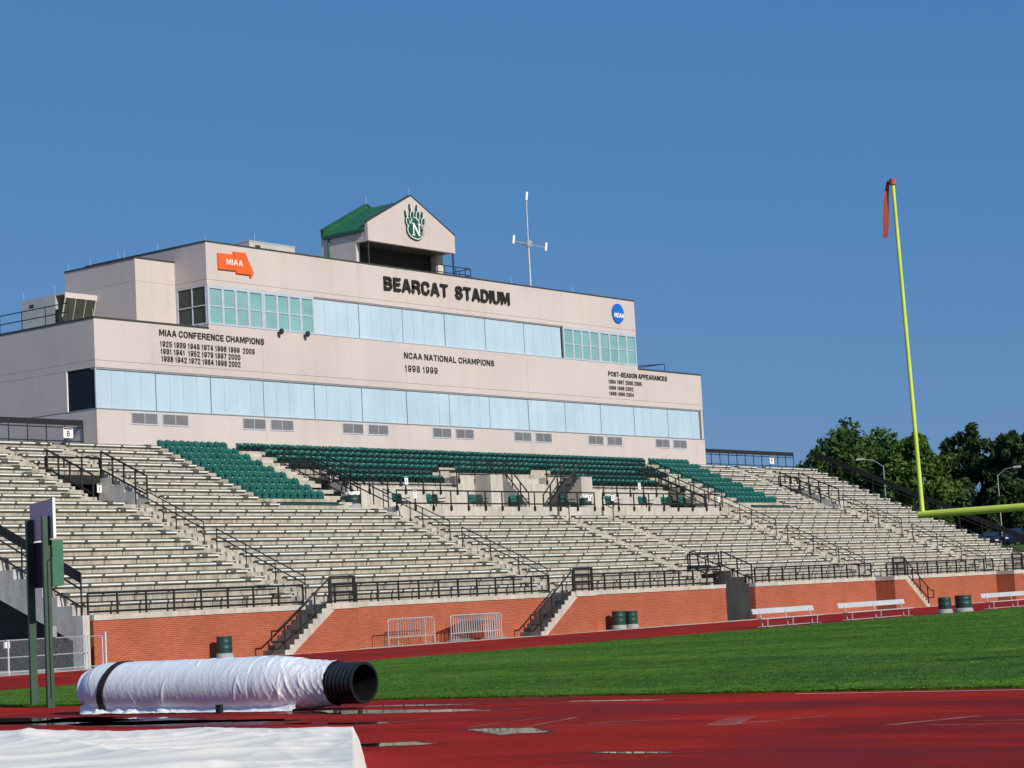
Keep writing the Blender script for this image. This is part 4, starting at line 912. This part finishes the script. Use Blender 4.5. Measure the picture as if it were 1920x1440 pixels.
# blue disc sign
t = empty('disc_sign', (125.0, YB, 21.77), 'round blue sign with white letters NCAA at the upper right corner', 'sign')
b = MB(); b.lathe([(.72, 0), (.72, .1)], (125.0, YB-.11, 22.5), 40, 'y'); b.build('disc', 'blue_sign', t)
letters2('NCAA', 124.44, 125.66, 22.18, 22.52, YB-.1115, .02, 'white', t, wt=.22, shear=.18, gap=.09)
# paw emblem: white outlined green pads with claws and a serif N
t = empty('paw_emblem', (105.3, 89.98, 26.3), 'green and white paw emblem with a letter N on the cupola gable', 'sign')
def blob(pts, cx, cz, k, y0, y1, mat, name, n=28):
    """smooth closed outline through the points (Catmull-Rom), scaled about its centre by an offset k"""
    m = len(pts); out = []
    for i in range(m):
        p0, p1, p2, p3 = (Vector(pts[(i+j-1) % m]) for j in range(4))
        for s_ in range(5):
            u = s_/5; out.append(.5*((2*p1)+(p2-p0)*u+(2*p0-5*p1+4*p2-p3)*u*u+(3*p1-p0-3*p2+p3)*u**3))
    c = sum(out, Vector((0, 0)))/len(out)
    o2 = [q+(q-c).normalized()*k for q in out]
    b = MB(); b.prism([(q.x, q.y) for q in o2], y0, y1); return b.build(name, mat, t)
pad = [(105.62, 26.40), (106.05, 26.52), (106.38, 26.85), (106.30, 27.2), (105.98, 27.5), (105.66, 27.82), (105.38, 27.86), (105.08, 27.55), (104.78, 27.2), (104.74, 26.86), (105.02, 26.55)]
toes = [((104.80, 27.52), .19, .30, -8, (104.74, 27.8), (104.58, 28.22)), ((105.24, 27.98), .20, .32, -2, (105.18, 28.28), (105.06, 28.72)), ((105.84, 28.04), .20, .32, 4, (105.82, 28.34), (105.80, 28.74)), ((106.36, 27.66), .19, .30, 10, (106.38, 27.94), (106.34, 28.32))]
yy = 89.985
blob(pad, 0, 0, .07, yy-.10, yy-.0, 'paw_green', 'backing'); blob(pad, 0, 0, .02, yy-.115, yy-.101, 'white', 'outline'); blob(pad, 0, 0, -.045, yy-.13, yy-.116, 'paw_green', 'pad')
for (cx, cz), rx, rz, tl, c0, c1 in toes:
    el = [(cx+rx*math.cos(a)*math.cos(R(tl))+rz*math.sin(a)*math.sin(R(tl)), cz+rz*math.sin(a)*math.cos(R(tl))-rx*math.cos(a)*math.sin(R(tl))) for a in [2*math.pi*i/8 for i in range(8)]]
    blob(el, 0, 0, .05, yy-.095, yy, 'paw_green', 'backing'); blob(el, 0, 0, .0, yy-.112, yy-.096, 'white', 'outline'); blob(el, 0, 0, -.055, yy-.128, yy-.113, 'paw_green', 'toe')
    v = Vector(c1)-Vector(c0); n_ = Vector((-v.y, v.x)).normalized()
    b = MB(); b.prism([tuple(Vector(c0)+n_*.14), tuple(Vector(c0)-n_*.11), tuple(Vector(c0)+v*.6-n_*.06), tuple(Vector(c1)+v*.12), tuple(Vector(c0)+v*.5+n_*.12)], yy-.09, yy); b.build('claw', 'paw_green', t)
    b = MB(); b.prism([tuple(Vector(c0)-n_*.03), tuple(Vector(c0)-n_*.10), tuple(Vector(c0)+v*.45-n_*.06), tuple(Vector(c0)+v*.75-n_*.01), tuple(Vector(c0)+v*.4-n_*.01)], yy-.105, yy-.091); b.build('claw', 'white', t)
N = [(105.12, 26.62), (105.42, 26.62), (105.42, 26.69), (105.34, 26.69), (105.34, 27.24), (105.80, 26.62), (105.92, 26.62), (105.92, 27.40), (106.0, 27.40), (106.0, 27.47), (105.74, 27.47), (105.74, 27.40), (105.82, 27.40), (105.82, 26.86), (105.37, 27.47), (105.14, 27.47), (105.14, 27.40), (105.24, 27.40), (105.24, 26.69), (105.12, 26.69)]
b = MB(); b.prism(N, yy-.15, yy-.131); b.build('letter', 'white', t)
for i in range(4):
    b = MB(); b.prism([(106.0+.05*i, 26.62+.03*i), (106.3, 26.86+.05*i), (106.28, 26.89+.05*i), (105.98+.05*i, 26.66+.03*i)], yy-.142, yy-.131); b.build('fur_line', 'white', t)

# ---------------------------------------------------------------- things along the wall and the field
def barrel(x, y, z, label, group, r=.30, h=.93, liner=False):
    t = empty('barrel', (x, y, z), label, 'barrel', group)
    pr = [(r, .24), (r*1.0, .42), (r*1.035, .45), (r, .48), (r, .68), (r*1.035, .71), (r, .74), (r, h-.03), (r*1.03, h)]
    b = MB(); b.lathe([(a, c) for a, c in pr]+[(r*.93, h), (r*.9, h-.25)], (x, y, z), 22, cap=False); b.lathe([(r*.9, h-.26), (r*.9, h-.25)], (x, y, z), 22); b.build('drum', 'barrel_green', t, smooth=True)
    b = MB(); b.lathe([(r*1.16, 0), (r*1.18, .05), (r*1.1, .20), (r*.98, .238)], (x, y, z), 22); b.build('base', 'base_grey', t)
    if liner:
        b = MB(); n = 26; vs = []
        for j, (rr_, hh) in enumerate(((1.03, -.16), (1.06, -.06), (1.05, .015), (.93, .0))):
            for i in range(n): a = 2*math.pi*i/n; k = 1+.03*math.sin(i*2.7+j); vs.append((x+r*rr_*k*math.cos(a), y+r*rr_*k*math.sin(a), z+h+hh+(.03*math.sin(i*1.9) if j == 0 else .01*math.sin(i*3.1))))
        b.add(vs, [(j*n+i, j*n+(i+1) % n, (j+1)*n+(i+1) % n, (j+1)*n+i) for j in range(3) for i in range(n)]); b.build('liner', 'white', t)
barrel(63.0, 65.55, .012, 'lone dark green barrel with grey base by the left brick wall', 'barrels along the brick wall', .33, .96)
barrel(92.2, 65.55, .012, 'left barrel of the green pair against the brick wall', 'barrels along the brick wall', .36, .98)
barrel(93.25, 65.45, .012, 'right barrel of the green pair against the brick wall', 'barrels along the brick wall', .33, .95)
barrel(97.6, 49.0, .0, 'smaller left barrel of the green pair at the grass edge', 'barrels at the grass edge', .33, .84)
barrel(99.1, 48.7, .0, 'larger right barrel of the green pair at the grass edge', 'barrels at the grass edge', .42, .88)
barrel(86.05, 78.85, DK, 'green barrel with white liner at the left end of the deck', 'barrels on the deck', .44, .9, True)
barrel(108.2, 79.0, DK, 'green barrel with white liner on the middle of the deck', 'barrels on the deck', .40, .88, True)
# crowd barriers
def barrier(x, y, label, group, L=2.62):
    t = empty('crowd_barrier', (x, y, .012), label, 'barrier', group); z0, z1 = .42, 1.28
    b = MB(); c = .12
    b.tube([(x, y, z0-.4), (x, y, z1-c), (x+.035, y, z1-.035), (x+c, y, z1), (x+L-c, y, z1), (x+L-.035, y, z1-.035), (x+L, y, z1-c), (x+L, y, z0-.4)], .026, 7); b.bar((x, y, z0), (x+L, y, z0), .023, 7); b.build('frame', 'galvanised', t)
    n = 15
    b = MB()
    for i in range(1, n): xx = x+L*i/n; b.bar((xx, y, z0), (xx, y, z1), .0145, 4)
    stuff(b.build('bars', 'galvanised', t))
    for xx in (x, x+L):
        b = MB(); b.tube([(xx, y-.32, .03), (xx, y-.2, .10), (xx, y, .12), (xx, y+.2, .10), (xx, y+.32, .03)], .018, 6); b.build('foot', 'galvanised', t)
barrier(72.95, 65.0, 'front crowd barrier of the left pair by the brick wall', 'crowd barriers by the brick wall'); barrier(73.85, 65.2, 'rear crowd barrier of the left pair by the brick wall', 'crowd barriers by the brick wall')
for i, q in enumerate(('leftmost', 'second', 'third', 'fourth', 'fifth', 'sixth', 'seventh', 'rightmost')): barrier(77.3+i*.33, 64.85+i*.12, '%s steel crowd barrier of the eight nested by the brick wall' % q, 'nested crowd barriers by the brick wall')
# team benches
def team_bench(x0, x1, y, label):
    t = empty('team_bench', ((x0+x1)/2, y, .0), label, 'bench', 'aluminium team benches on the touchline')
    b = MB(); b.obox(((x0+x1)/2, y+.34, .64), ((x1-x0)/2, 0, 0), (0, .02, 0), (0, .06, .235)); b.build('backrest', 'aluminium', t)
    b = MB(); b.box(x0, x1, y-.14, y+.14, .40, .44); b.build('seat', 'aluminium', t)
    n = 3
    for i in range(n):
        x = x0+.5+(x1-x0-1.0)*i/(n-1)
        b = MB(); b.tube([(x, y-.12, .40), (x, y-.1, .05)], .025, 6); b.tube([(x, y+.16, .05), (x, y+.2, .42), (x, y+.36, .82)], .025, 6); b.bar((x, y-.3, .05), (x, y+.45, .05), .025, 6); b.bar((x, y-.12, .385), (x, y+.2, .385), .022, 6); b.build('leg', 'galvanised', t)
    b = MB(); b.bar((x0+.5, y+.3, .06), (x1-.5, y+.3, .06), .022, 6); b.build('skid', 'galvanised', t)
team_bench(80.2, 85.6, 49.35, 'aluminium team bench in front of the central passage, nearest of three'); team_bench(87.9, 94.6, 49.35, 'middle aluminium team bench with the widest backrest, left of the grass edge barrels'); team_bench(103.3, 110.2, 49.35, 'rightmost aluminium team bench beyond the pair of barrels')
# chain link fence at the left
t = empty('chain_link_fence', (51, 65.1, .01), 'low grey chain link fence before the dark left end of the stand', 'fence')
for x in (46, 48.5, 51.2, 53.3, 55.0): b = MB(); b.bar((x, 65.1, 0), (x, 65.1, 1.36), .035, 8); b.build('post', 'galvanised', t)
for z in (1.33, .68, .12): b = MB(); b.bar((46, 65.1, z), (55.0, 65.1, z), .022, 6); b.build('rail', 'galvanised', t)
b = MB(); d = .085; z0, z1 = .1, 1.33; n = int(9.0/d)
for i in range(-15, n+1):
    for s_ in (1, -1):
        xa = 46+i*d; xb = xa+(z1-z0); pa, pb = (xa, z0), (xb, z1)
        if s_ < 0: pa, pb = (xa, z1), (xb, z0)
        if pa[0] < 46: f = (46-pa[0])/(pb[0]-pa[0]); pa = (46, pa[1]+(pb[1]-pa[1])*f)
        if pb[0] > 55: f = (55-pa[0])/(pb[0]-pa[0]); pb = (55, pa[1]+(pb[1]-pa[1])*f)
        if pb[0] > pa[0]: b.bar((pa[0], 65.1, pa[1]), (pb[0], 65.1, pb[1]), .0028, 3)
stuff(b.build('wire_mesh', 'galvanised', t))
t = empty('fence_gate', (55.6, 65.0, .01), 'narrow grey steel gate at the corner of the brick wall', 'gate')
for p, q, r_ in (((55.1, 65.05, .05), (55.1, 65.05, 1.36), .03), ((56.2, 65.3, .0), (56.2, 65.3, 1.45), .045), ((55.95, 65.2, .1), (55.95, 65.2, 1.32), .025)): b = MB(); b.bar(p, q, r_, 8); b.build('post', 'galvanised', t)
for z in (1.3, .12): b = MB(); b.bar((55.1, 65.05, z), (55.95, 65.2, z), .022, 6); b.build('rail', 'galvanised', t)
t = empty('electrical_box', (53.3, 65.0, 1.2), 'small grey electrical box on top of a fence post', 'electrical box')
b = MB(); b.box(53.2, 53.45, 64.95, 65.09, 1.36, 1.78); b.build('casing', 'base_grey', t); b = MB(); b.box(53.22, 53.43, 64.942, 64.949, 1.4, 1.74); b.build('door', 'base_grey', t)
b = MB(); b.box(54.5, 54.75, 69.5, 69.6, 1.0, 1.25); tag(b.build('notice', 'white'), 'small white notice in the dark space under the stand', 'notice')

# clock sign on two green posts (seen from its side and back)
t = empty('clock_sign', (29.9, 37.0, 0), 'grey backed sign above a green box on two tall green posts', 'sign')
dv = Vector((.42, .907, 0)); nv = Vector((.907, -.42, 0)); B0 = Vector((29.6, 36.25, 0)); A0 = B0+dv*1.42
for p in (A0, B0): b = MB(); b.obox(p, dv*.075, nv*.075, (0, 0, 4.15)); b.build('post', 'post_green', t)
b = MB(); b.obox(B0+dv*.78+nv*.235+Vector((0, 0, 2.62)), dv*.84, nv*.13, (0, 0, 1.0)); o = b.build('clock_box', 'box_green', t)
b = MB(); b.obox(B0+dv*.73+nv*.092+Vector((0, 0, 2.62)), dv*.84, nv*.012, (0, 0, .99)); b.build('back_shade', 'black_fabric', t)  # black sheet over the box's back face, its shade put into the colour
b = MB(); b.obox(B0+dv*.72+nv*.12+Vector((0, 0, 3.66)), dv*1.02, nv*.02, (0, 0, .86)); b.build('board', 'grey_board', t)
b = MB(); b.obox(B0+dv*(.72-1.038)+nv*.12+Vector((0, 0, 3.65)), dv*.014, nv*.03, (0, 0, .88)); b.build('edge_trim', 'white', t)
b = MB(); b.tube([tuple(B0+nv*.1-dv*.09+Vector((0, 0, 3.6))), tuple(B0+nv*.1-dv*.12+Vector((0, 0, 3.25))), tuple(B0-dv*.08+Vector((0, 0, 3.15))), tuple(B0-dv*.08+Vector((0, 0, .2)))], .014, 6); b.build('cable', 'black_fabric', t)

# goal post
t = empty('goal_post', (40.4, 16.2, 0), 'yellow goal post with one tall upright and its crossbar in view', 'goal post')
GX, G0, G1 = 38.6, 19.74, 12.65
b = MB(); b.bar((GX, G0+.06, 3.05), (GX, G1-.06, 3.05), .076, 14); b.build('crossbar', 'goal_yellow', t, smooth=False)
for y, tilt in ((G0, -.2), (G1, .1)): b = MB(); b.bar((GX, y-.02, 3.1), (GX+tilt, y, 9.92), .046, 14, 0, .036); b.build('upright', 'goal_yellow', t)
b = MB(); pts = [(40.4, 16.2, 0), (40.4, 16.2, 1.9)]+[(40.4-1.8*math.sin(R(a))*1.0, 16.2, 1.9+1.15*(1-math.cos(R(a)))) for a in range(15, 91, 15)]; b.tube(pts, .09, 14); b.build('gooseneck', 'goal_yellow', t)
b = MB(); n = 14; vs = []
for i in range(n+1):
    u = i/n; c = Vector((GX-.2-.02*u, G0+.10+.17*u+.02*math.sin(u*5), 9.95-1.16*u)); a = .4+.5*u; h = Vector((math.cos(a)*-.35, math.sin(a), 0))*(.062+.03*math.sin(u*3))
    vs += [c-h, c+h, c+h+Vector((.012, .004, 0)), c-h+Vector((.012, .004, 0))]
b.add(vs, [(i*4+j, i*4+(j+1) % 4, i*4+4+(j+1) % 4, i*4+4+j) for i in range(n) for j in range(4)])
b.bar((GX-.2, G0, 9.86), (GX-.2, G0, 9.98), .07, 10)
tag(b.build('wind_ribbon', 'ribbon'), 'faded orange wind ribbon hanging from the top of the goal upright', 'ribbon')

# ---------------------------------------------------------------- rolled field cover
t = empty('cover_roll', (27.35, 29, 0), 'large white rolled field cover on a black corrugated pipe', 'field cover')
RX, RZ = 27.35, .465
Y0, Y1C = 25.62, 32.22                    # ends of the cover along its axis
def cover_radius(y):
    if y < 27.4: u = max(0, (y-Y0)/1.55); return .392+.122*(u*u*(3-2*u))
    if y > 31.6: u = min(1, (y-31.6)/.62); return .514*math.sqrt(max(.0, 1-.58*u*u))
    return .514
def ridge(p): return (1-abs(noise.noise(p)))**5
ns, na = 460, 170; vs = []; fs = []
rc = random.Random(5); creases = []
for i in range(46):
    yc = rc.uniform(26.0, 31.9) if i < 24 else rc.uniform(25.9, 28.0)
    creases.append((yc, rc.uniform(.7, 4.4), rc.uniform(-.28, .28) if i < 24 else rc.uniform(-.5, .15), rc.uniform(.25, .8), rc.uniform(.016, .035), rc.uniform(.006, .015)))
for j in range(ns+1):
    y = Y0+(Y1C-Y0)*j/ns; r0 = cover_radius(y); near = max(0, 1-(y-Y0)/2.0)
    loc = [c for c in creases if abs(y-c[0]) < .5]
    for i in range(na):
        a = 2*math.pi*i/na; ca, sa = math.cos(a), math.sin(a)
        g = .006*ridge(Vector((y*2.3+sa*.9, ca*.7, 1.0)))+.003*ridge(Vector((y*6.0-sa*.7, ca*1.0, 5.0)))+.007*noise.noise(Vector((y*.7, ca*1.1, sa+9.0)))
        for yc, ac, sl2, ln, wd2, hh in loc:         # single folds running round the roll
            da = a-ac
            if abs(da) < ln:
                d = (y-yc-sl2*da)/wd2
                if abs(d) < 2.2: g += hh*math.exp(-d*d)*(1-(da/ln)**2)
        g += near*(.016*ridge(Vector((y*3.6+sa*1.8, ca*2.2, 11)))+.010*ridge(Vector((y*7-sa*1.6, ca*3, 15)))-.008)
        r_ = max(r0+g-.006, .384)
        z = RZ+sa*r_; x = RX+ca*r_*1.02
        if sa < -.4: z = max(z, .010+.02*abs(noise.noise(Vector((y*4, a*3, 2)))))
        vs.append((x, y, z))
fs = [(j*na+i, j*na+(i+1) % na, (j+1)*na+(i+1) % na, (j+1)*na+i) for j in range(ns) for i in range(na)]
c0 = len(vs); vs.append((RX, Y1C+.12, RZ)); fs += [(ns*na+i, ns*na+(i+1) % na, c0) for i in range(na)]
b = MB(); b.add(vs, fs); b.build('cover', 'tarp', t, smooth=True)
# crumpled skirt along the near foot
vs = []; m = 14; ns2 = 330
for j in range(ns2+1):
    y = 26.35+5.8*j/ns2; far_ = min(1, max(0, (y-28.6)/1.2)); wd = .07+.10*abs(noise.noise(Vector((y*.9, 1, 0))))+.14*far_*abs(noise.noise(Vector((y*2.3, 4, 0))))
    for i in range(m+1):
        u = i/m; cr = .13*ridge(Vector((y*1.9, u*1.6, 6)))*far_+.05*ridge(Vector((y*3.5, u*3, 2)))
        z = .012+.14*(1-u)**1.6+cr*(1-u*.7)*math.sin(min(1, u*1.4)*math.pi*.8+.3)
        vs.append((RX-.30-wd*u*1.9, y+.12*noise.noise(Vector((y*3, u*3, 8)))*u, max(.008, z)))
b = MB(); b.add(vs, [(j*(m+1)+i, j*(m+1)+i+1, (j+1)*(m+1)+i+1, (j+1)*(m+1)+i) for j in range(ns2) for i in range(m)]); b.build('skirt', 'tarp', t)
b = MB(); vs = []; n = 72
for k, (dr, dy) in enumerate(((.004, 0), (.022, .0), (.022, .17), (.004, .17))):
    for i in range(n):
        a = 2*math.pi*i/n; y = 31.28+dy-.16*math.sin(a); r0 = cover_radius(y)+dr
        vs.append((RX+math.cos(a)*r0*1.02, y, max(.006, RZ+math.sin(a)*r0)))
b.add(vs, [(k*n+i, k*n+(i+1) % n, ((k+1) % 4)*n+(i+1) % n, ((k+1) % 4)*n+i) for k in range(4) for i in range(n)]); b.build('strap', 'black_fabric', t)
prof = []; pr0 = .362
prof += [(pr0-.05, 1.2), (pr0-.05, .06), (pr0-.045, .0), (pr0+.0, .0)]
h = .0
for i in range(13):
    prof += [(pr0+.006, h+.01), (pr0+.008, h+.055), (pr0-.03, h+.068), (pr0-.03, h+.088), (pr0+.006, h+.10)]; h += .10
b = MB(); b.lathe(prof, (RX, 24.98, RZ), 48, 'y', cap=False); b.lathe([(.02, 1.15), (pr0-.051, 1.15)], (RX, 24.98, RZ), 48, 'y', cap=False); b.build('pipe', 'pipe_black', t)
b = MB(); b.box(RX-.60, RX-.53, 28.0, 28.13, .0, .16); b.build('chock', 'black_fabric', t)
for y_ in (27.2, 31.0): b = MB(); b.box(RX-.2, RX+.2, y_-.08, y_+.08, 0, .04); b.build('chock', 'black_fabric', t)

# white covered mat in the foreground
nx_, ny_ = 190, 200; vs = []
P00, P10, P11, P01 = Vector((10.4, 9.35)), Vector((18.9, 17.35)), Vector((18.4, 26.5)), Vector((7.0, 24.0))
for j in range(ny_+1):
    for i in range(nx_+1):
        u, v = (i/nx_)**.8, (j/ny_)**1.3
        p = (P00*(1-u)+P10*u)*(1-v)+(P01*(1-u)+P11*u)*v
        d = min((1-u)*9.0, v*9.0, u*9)                # rough distance in from the outline
        hgt = .315*min(1, max(0, d/.13))**.55
        top = min(1, d/.5)
        wr = .05*noise.noise(Vector((p.x*.30+p.y*.12, p.y*.28, 0)))+.085*(ridge(Vector((p.x*.45-p.y*.22, p.y*.16+p.x*.2, 4)))-.4)+.055*(ridge(Vector((p.x*.9+p.y*.75, p.y*.35, 8)))-.4)
        wr += .03*ridge(Vector((p.x*2.2-p.y*1.8, p.y*.9, 12)))*max(0, 1-d/2.2)
        out = .16*noise.noise(Vector((p.x*.9, p.y*.9, 3)))*(1-top)
        vs.append((p.x+out, p.y+out, max(.006, hgt+wr*top*min(1, hgt*4)+.03*(1-min(1, d/.35))*(1 if d > .1 else 0))))
b = MB(); b.add(vs, [(j*(nx_+1)+i, j*(nx_+1)+i+1, (j+1)*(nx_+1)+i+1, (j+1)*(nx_+1)+i) for j in range(ny_) for i in range(nx_)])
tag(b.build('covered_mat', 'mat_cover', smooth=True, org=(14, 18, 0)), 'low white tarpaulin covered mat in the near left corner', 'mat')

# ---------------------------------------------------------------- trees
def tree(x, y, z, h, rx, rz, cz, mat, label, seed, nclump=60, per=120, narrow=False, ls=.27):
    nclump = int(nclump*1.5)
    rn = random.Random(seed); t = empty('tree', (x, y, z), label, 'tree', 'trees beyond the far end of the stand')
    b = MB(); tr = .26+.012*h; pts = [(x, y, z-.4)]
    for i in range(1, 7): pts.append((x+rn.uniform(-.15, .15)*i*.4, y+rn.uniform(-.15, .15)*i*.4, z+h*.86*i/6))
    for i in range(6): b.bar(pts[i], pts[i+1], tr*(1-i/6.6), 8, 0, tr*(1-(i+1)/6.6))
    cl = []
    for i in range(nclump):
        while True:
            d = Vector((rn.uniform(-1, 1), rn.uniform(-1, 1), rn.uniform(-1, 1)))
            if .05 < d.length < 1: break
        k = .30+.78*d.length*(.86+.28*rn.random()); d = d.normalized()*k
        prof = 1.0 if narrow else (1-.25*max(0, d.z))
        c = Vector((x+d.x*rx*prof, y+d.y*rx*prof, cz+d.z*rz)); cl.append((c, rn.uniform(.65, 1.25)))
        if i % 3 == 0:
            k_ = min(5, max(1, int((c.z-z)/h*6))); b.bar(pts[k_], tuple(c), .06, 5, 0, .015)
    b.build('trunk', 'bark', t)
    b = MB(); R0 = rx*(.25 if not narrow else .36)
    for c, s_ in cl:
        n = int(per*s_*1.25)
        for _ in range(n):
            d = Vector((rn.gauss(0, 1), rn.gauss(0, 1), rn.gauss(0, 1.15))); d = d.normalized()*(rn.random()**.45)*R0*s_
            p = c+d; a = Vector((rn.uniform(-1, 1), rn.uniform(-1, 1), rn.uniform(-.6, 1))).normalized(); e = a.orthogonal().normalized()
            e = (e*math.cos(rn.random()*6.28)+a.cross(e)*math.sin(rn.random()*6.28)).normalized(); f = a.cross(e)
            q = ls*rn.uniform(.6, 1.3)
            b.add([p-e*q, p+f*q*.45, p+e*q, p-f*q*.45], [(0, 1, 2, 3)])
    b.build('crown', mat, t, fix=False)
HZ = 4.2
tree(175.0, 96.0, HZ, 12.0, 4.8, 4.7, 11.0, 'leaf_a', 'broad dark green tree with spiky outline left of the goal upright', 1, 95, 130)
tree(172.6, 88.6, HZ, 10.0, 3.5, 4.2, 9.9, 'leaf_b', 'brighter rounded green tree directly behind the goal upright', 2, 75, 140)
tree(175.5, 92.0, HZ, 9.2, 2.7, 3.8, 9.5, 'leaf_b', 'smaller green tree between the broad tree and the rounded one', 3, 45, 130)
tree(192.5, 94.5, HZ, 12.0, 1.75, 6.0, 10.2, 'leaf_c', 'narrow dark columnar tree right of the goal upright', 4, 44, 130, True)
tree(193.4, 91.9, HZ, 12.0, 2.2, 6.0, 10.2, 'leaf_c', 'second narrow dark columnar tree, fuller below', 5, 52, 130, True)
tree(190.0, 87.0, HZ, 11.6, 2.7, 5.4, 10.2, 'leaf_c', 'tall dark tree at the right edge of the picture', 6, 62, 140)
tree(196.0, 97.2, HZ, 9.6, 1.8, 4.6, 9.6, 'leaf_c', 'lower dark tree behind the columnar pair', 7, 36, 120)
tree(193.0, 89.4, HZ, 10.3, 2.2, 4.6, 9.8, 'leaf_c', 'dark tree filling the gap before the right edge', 8, 44, 130)
tree(183.0, 84.2, HZ, 6.2, 2.5, 2.9, 7.6, 'leaf_c', 'low dark tree above the parked cars', 9, 40, 120)
tree(182.5, 101.5, HZ, 8.0, 3.0, 3.8, 8.6, 'leaf_a', 'green tree beside the upper corner of the stand', 10, 50, 120)
tree(184.0, 90.5, HZ, 7.2, 3.0, 3.2, 8.0, 'leaf_c', 'dark bushy tree behind the goal crossbar', 11, 50, 120)
tree(180.5, 95.0, HZ, 7.5, 3.0, 3.3, 8.3, 'leaf_a', 'green tree low behind the end railing', 12, 50, 120)
tree(188.0, 81.0, HZ, 9.0, 2.6, 4.2, 9.4, 'leaf_c', 'dark tree partly outside the right edge', 13, 46, 120)

# street lamps
def lamp(x, y, z, top, arm, label):
    t = empty('street_lamp', (x, y, z), label, 'street lamp', 'street lamps by the car park')
    b = MB(); b.bar((x, y, z), (x, y, top), .08, 10, 0, .05); b.build('pole', 'grey_metal', t)
    a = Vector(arm); p = Vector((x, y, top-.1)); b = MB(); b.tube([tuple(p), tuple(p+a*.5+Vector((0, 0, .25))), tuple(p+a)], .03, 8); b.build('arm', 'grey_metal', t)
    e = p+a; d = a.normalized(); d = Vector((d.x, d.y, 0)).normalized(); n_ = Vector((-d.y, d.x, 0))
    b = MB(); b.add([e-d*.1-n_*.14-Vector((0, 0, .02)), e-d*.1+n_*.14-Vector((0, 0, .02)), e+d*.75+n_*.17-Vector((0, 0, .06)), e+d*.75-n_*.17-Vector((0, 0, .06)), e+n_*.07+Vector((0, 0, .12)), e-n_*.07+Vector((0, 0, .12)), e+d*.62-n_*.1+Vector((0, 0, .13)), e+d*.62+n_*.1+Vector((0, 0, .13))],
        [(0, 1, 2, 3), (4, 5, 6, 7), (0, 1, 4, 5), (1, 2, 7, 4), (2, 3, 6, 7), (3, 0, 5, 6)]); b.build('head', 'base_grey', t)
lamp(167.5, 89.1, HZ, 12.2, (-.8, 1.45, .75), 'grey street lamp with a curved arm in front of the broad tree')
lamp(181.0, 84.5, HZ, 11.2, (.7, -1.35, .7), 'thin grey street lamp above the goal crossbar at right')

# parked cars
def car(x, y, z, rot, mat, label):
    t = empty('parked_car', (x, y, z), label, 'car', 'cars parked beyond the stand')
    ca, sa = math.cos(rot), math.sin(rot)
    def W(p): return (x+p[0]*ca-p[1]*sa, y+p[0]*sa+p[1]*ca, z+p[2])
    prof = [(-2.25, .35), (-2.3, .75), (-2.1, .98), (-1.55, 1.02), (-.95, 1.42), (.55, 1.45), (1.25, 1.02), (2.1, .88), (2.3, .65), (2.28, .32)]
    def loft(pr, ws, name, mt, par):
        b = MB(); k = len(pr); vs = []
        for yy_, sh in ws: vs += [W((px*sh if False else px, yy_, pz)) for px, pz in pr]
        fs_ = [(j*k+i, j*k+(i+1) % k, (j+1)*k+(i+1) % k, (j+1)*k+i) for j in range(len(ws)-1) for i in range(k)]+[tuple(range(k)), tuple(reversed(range((len(ws)-1)*k, len(ws)*k)))]
        b.add(vs, fs_); return b.build(name, mt, par)
    body = [(px, min(pz, 1.02)) for px, pz in prof if True]
    b1 = loft([(-2.25, .33), (-2.32, .75), (-2.12, .98), (-1.5, 1.03), (1.3, 1.0), (2.1, .86), (2.32, .62), (2.28, .30)], [(-.86, 1), (.86, 1)], 'body', mat, t)
    loft([(-1.5, 1.03), (-.95, 1.42), (.5, 1.45), (1.3, 1.0)], [(-.70, 1), (.70, 1)], 'roof', mat, t)
    for s_ in (-1, 1): loft([(-1.28, 1.06), (-.88, 1.36), (.44, 1.39), (1.05, 1.05)], [(s_*.702, 1), (s_*.712, 1)], 'side_window', 'glass_car', t)
    b = MB(); b.add([W(p) for p in ((1.28, -.62, 1.03), (1.28, .62, 1.03), (.56, .58, 1.42), (.56, -.58, 1.42))], [(0, 1, 2, 3)]); b.v = [tuple(Vector(v)+Vector((.0, 0, .02))) for v in b.v]; b.build('windscreen', 'glass_car', t)
    for dx in (-1.4, 1.42):
        for dy in (-.82, .82):
            c = Vector(W((dx, dy, .33))); a = Vector((-sa, ca, 0))*.11
            b = MB(); b.bar(c-a, c+a, .33, 18); w__ = b.build('wheel', 'rubber', t)
            b = MB(); b.bar(c-a*1.06, c+a*1.06, .2, 12); b.build('rim', 'galvanised', w__)
    for dy in (-.62, .62): b = MB(); c = W((2.3, dy, .66)); b.obox((c[0], c[1], c[2]-.07), Vector((ca, sa, 0))*.03, Vector((-sa, ca, 0))*.16, (0, 0, .14)); b.build('headlight', 'white', t)
    for dy in (-.66, .66): b = MB(); c = W((-2.29, dy, .8)); b.obox((c[0], c[1], c[2]-.07), Vector((ca, sa, 0))*.04, Vector((-sa, ca, 0))*.12, (0, 0, .14)); b.build('tail_light', 'red_lens', t)
car(167.0, 76.9, 4.312, R(205), 'car_blue', 'dark blue car parked nearest to the far end of the stand')
car(173.5, 82.0, 4.312, R(200), 'car_dark', 'black car parked left of the blue one below the trees')
car(177.0, 78.5, 4.312, R(198), 'car_dark', 'black car parked behind the blue one at the right edge')
car(180.5, 86.5, 4.312, R(200), 'car_dark', 'dark car parked deep under the trees')

for o in list(bpy.data.objects):
    if '_o' in o: del o['_o']
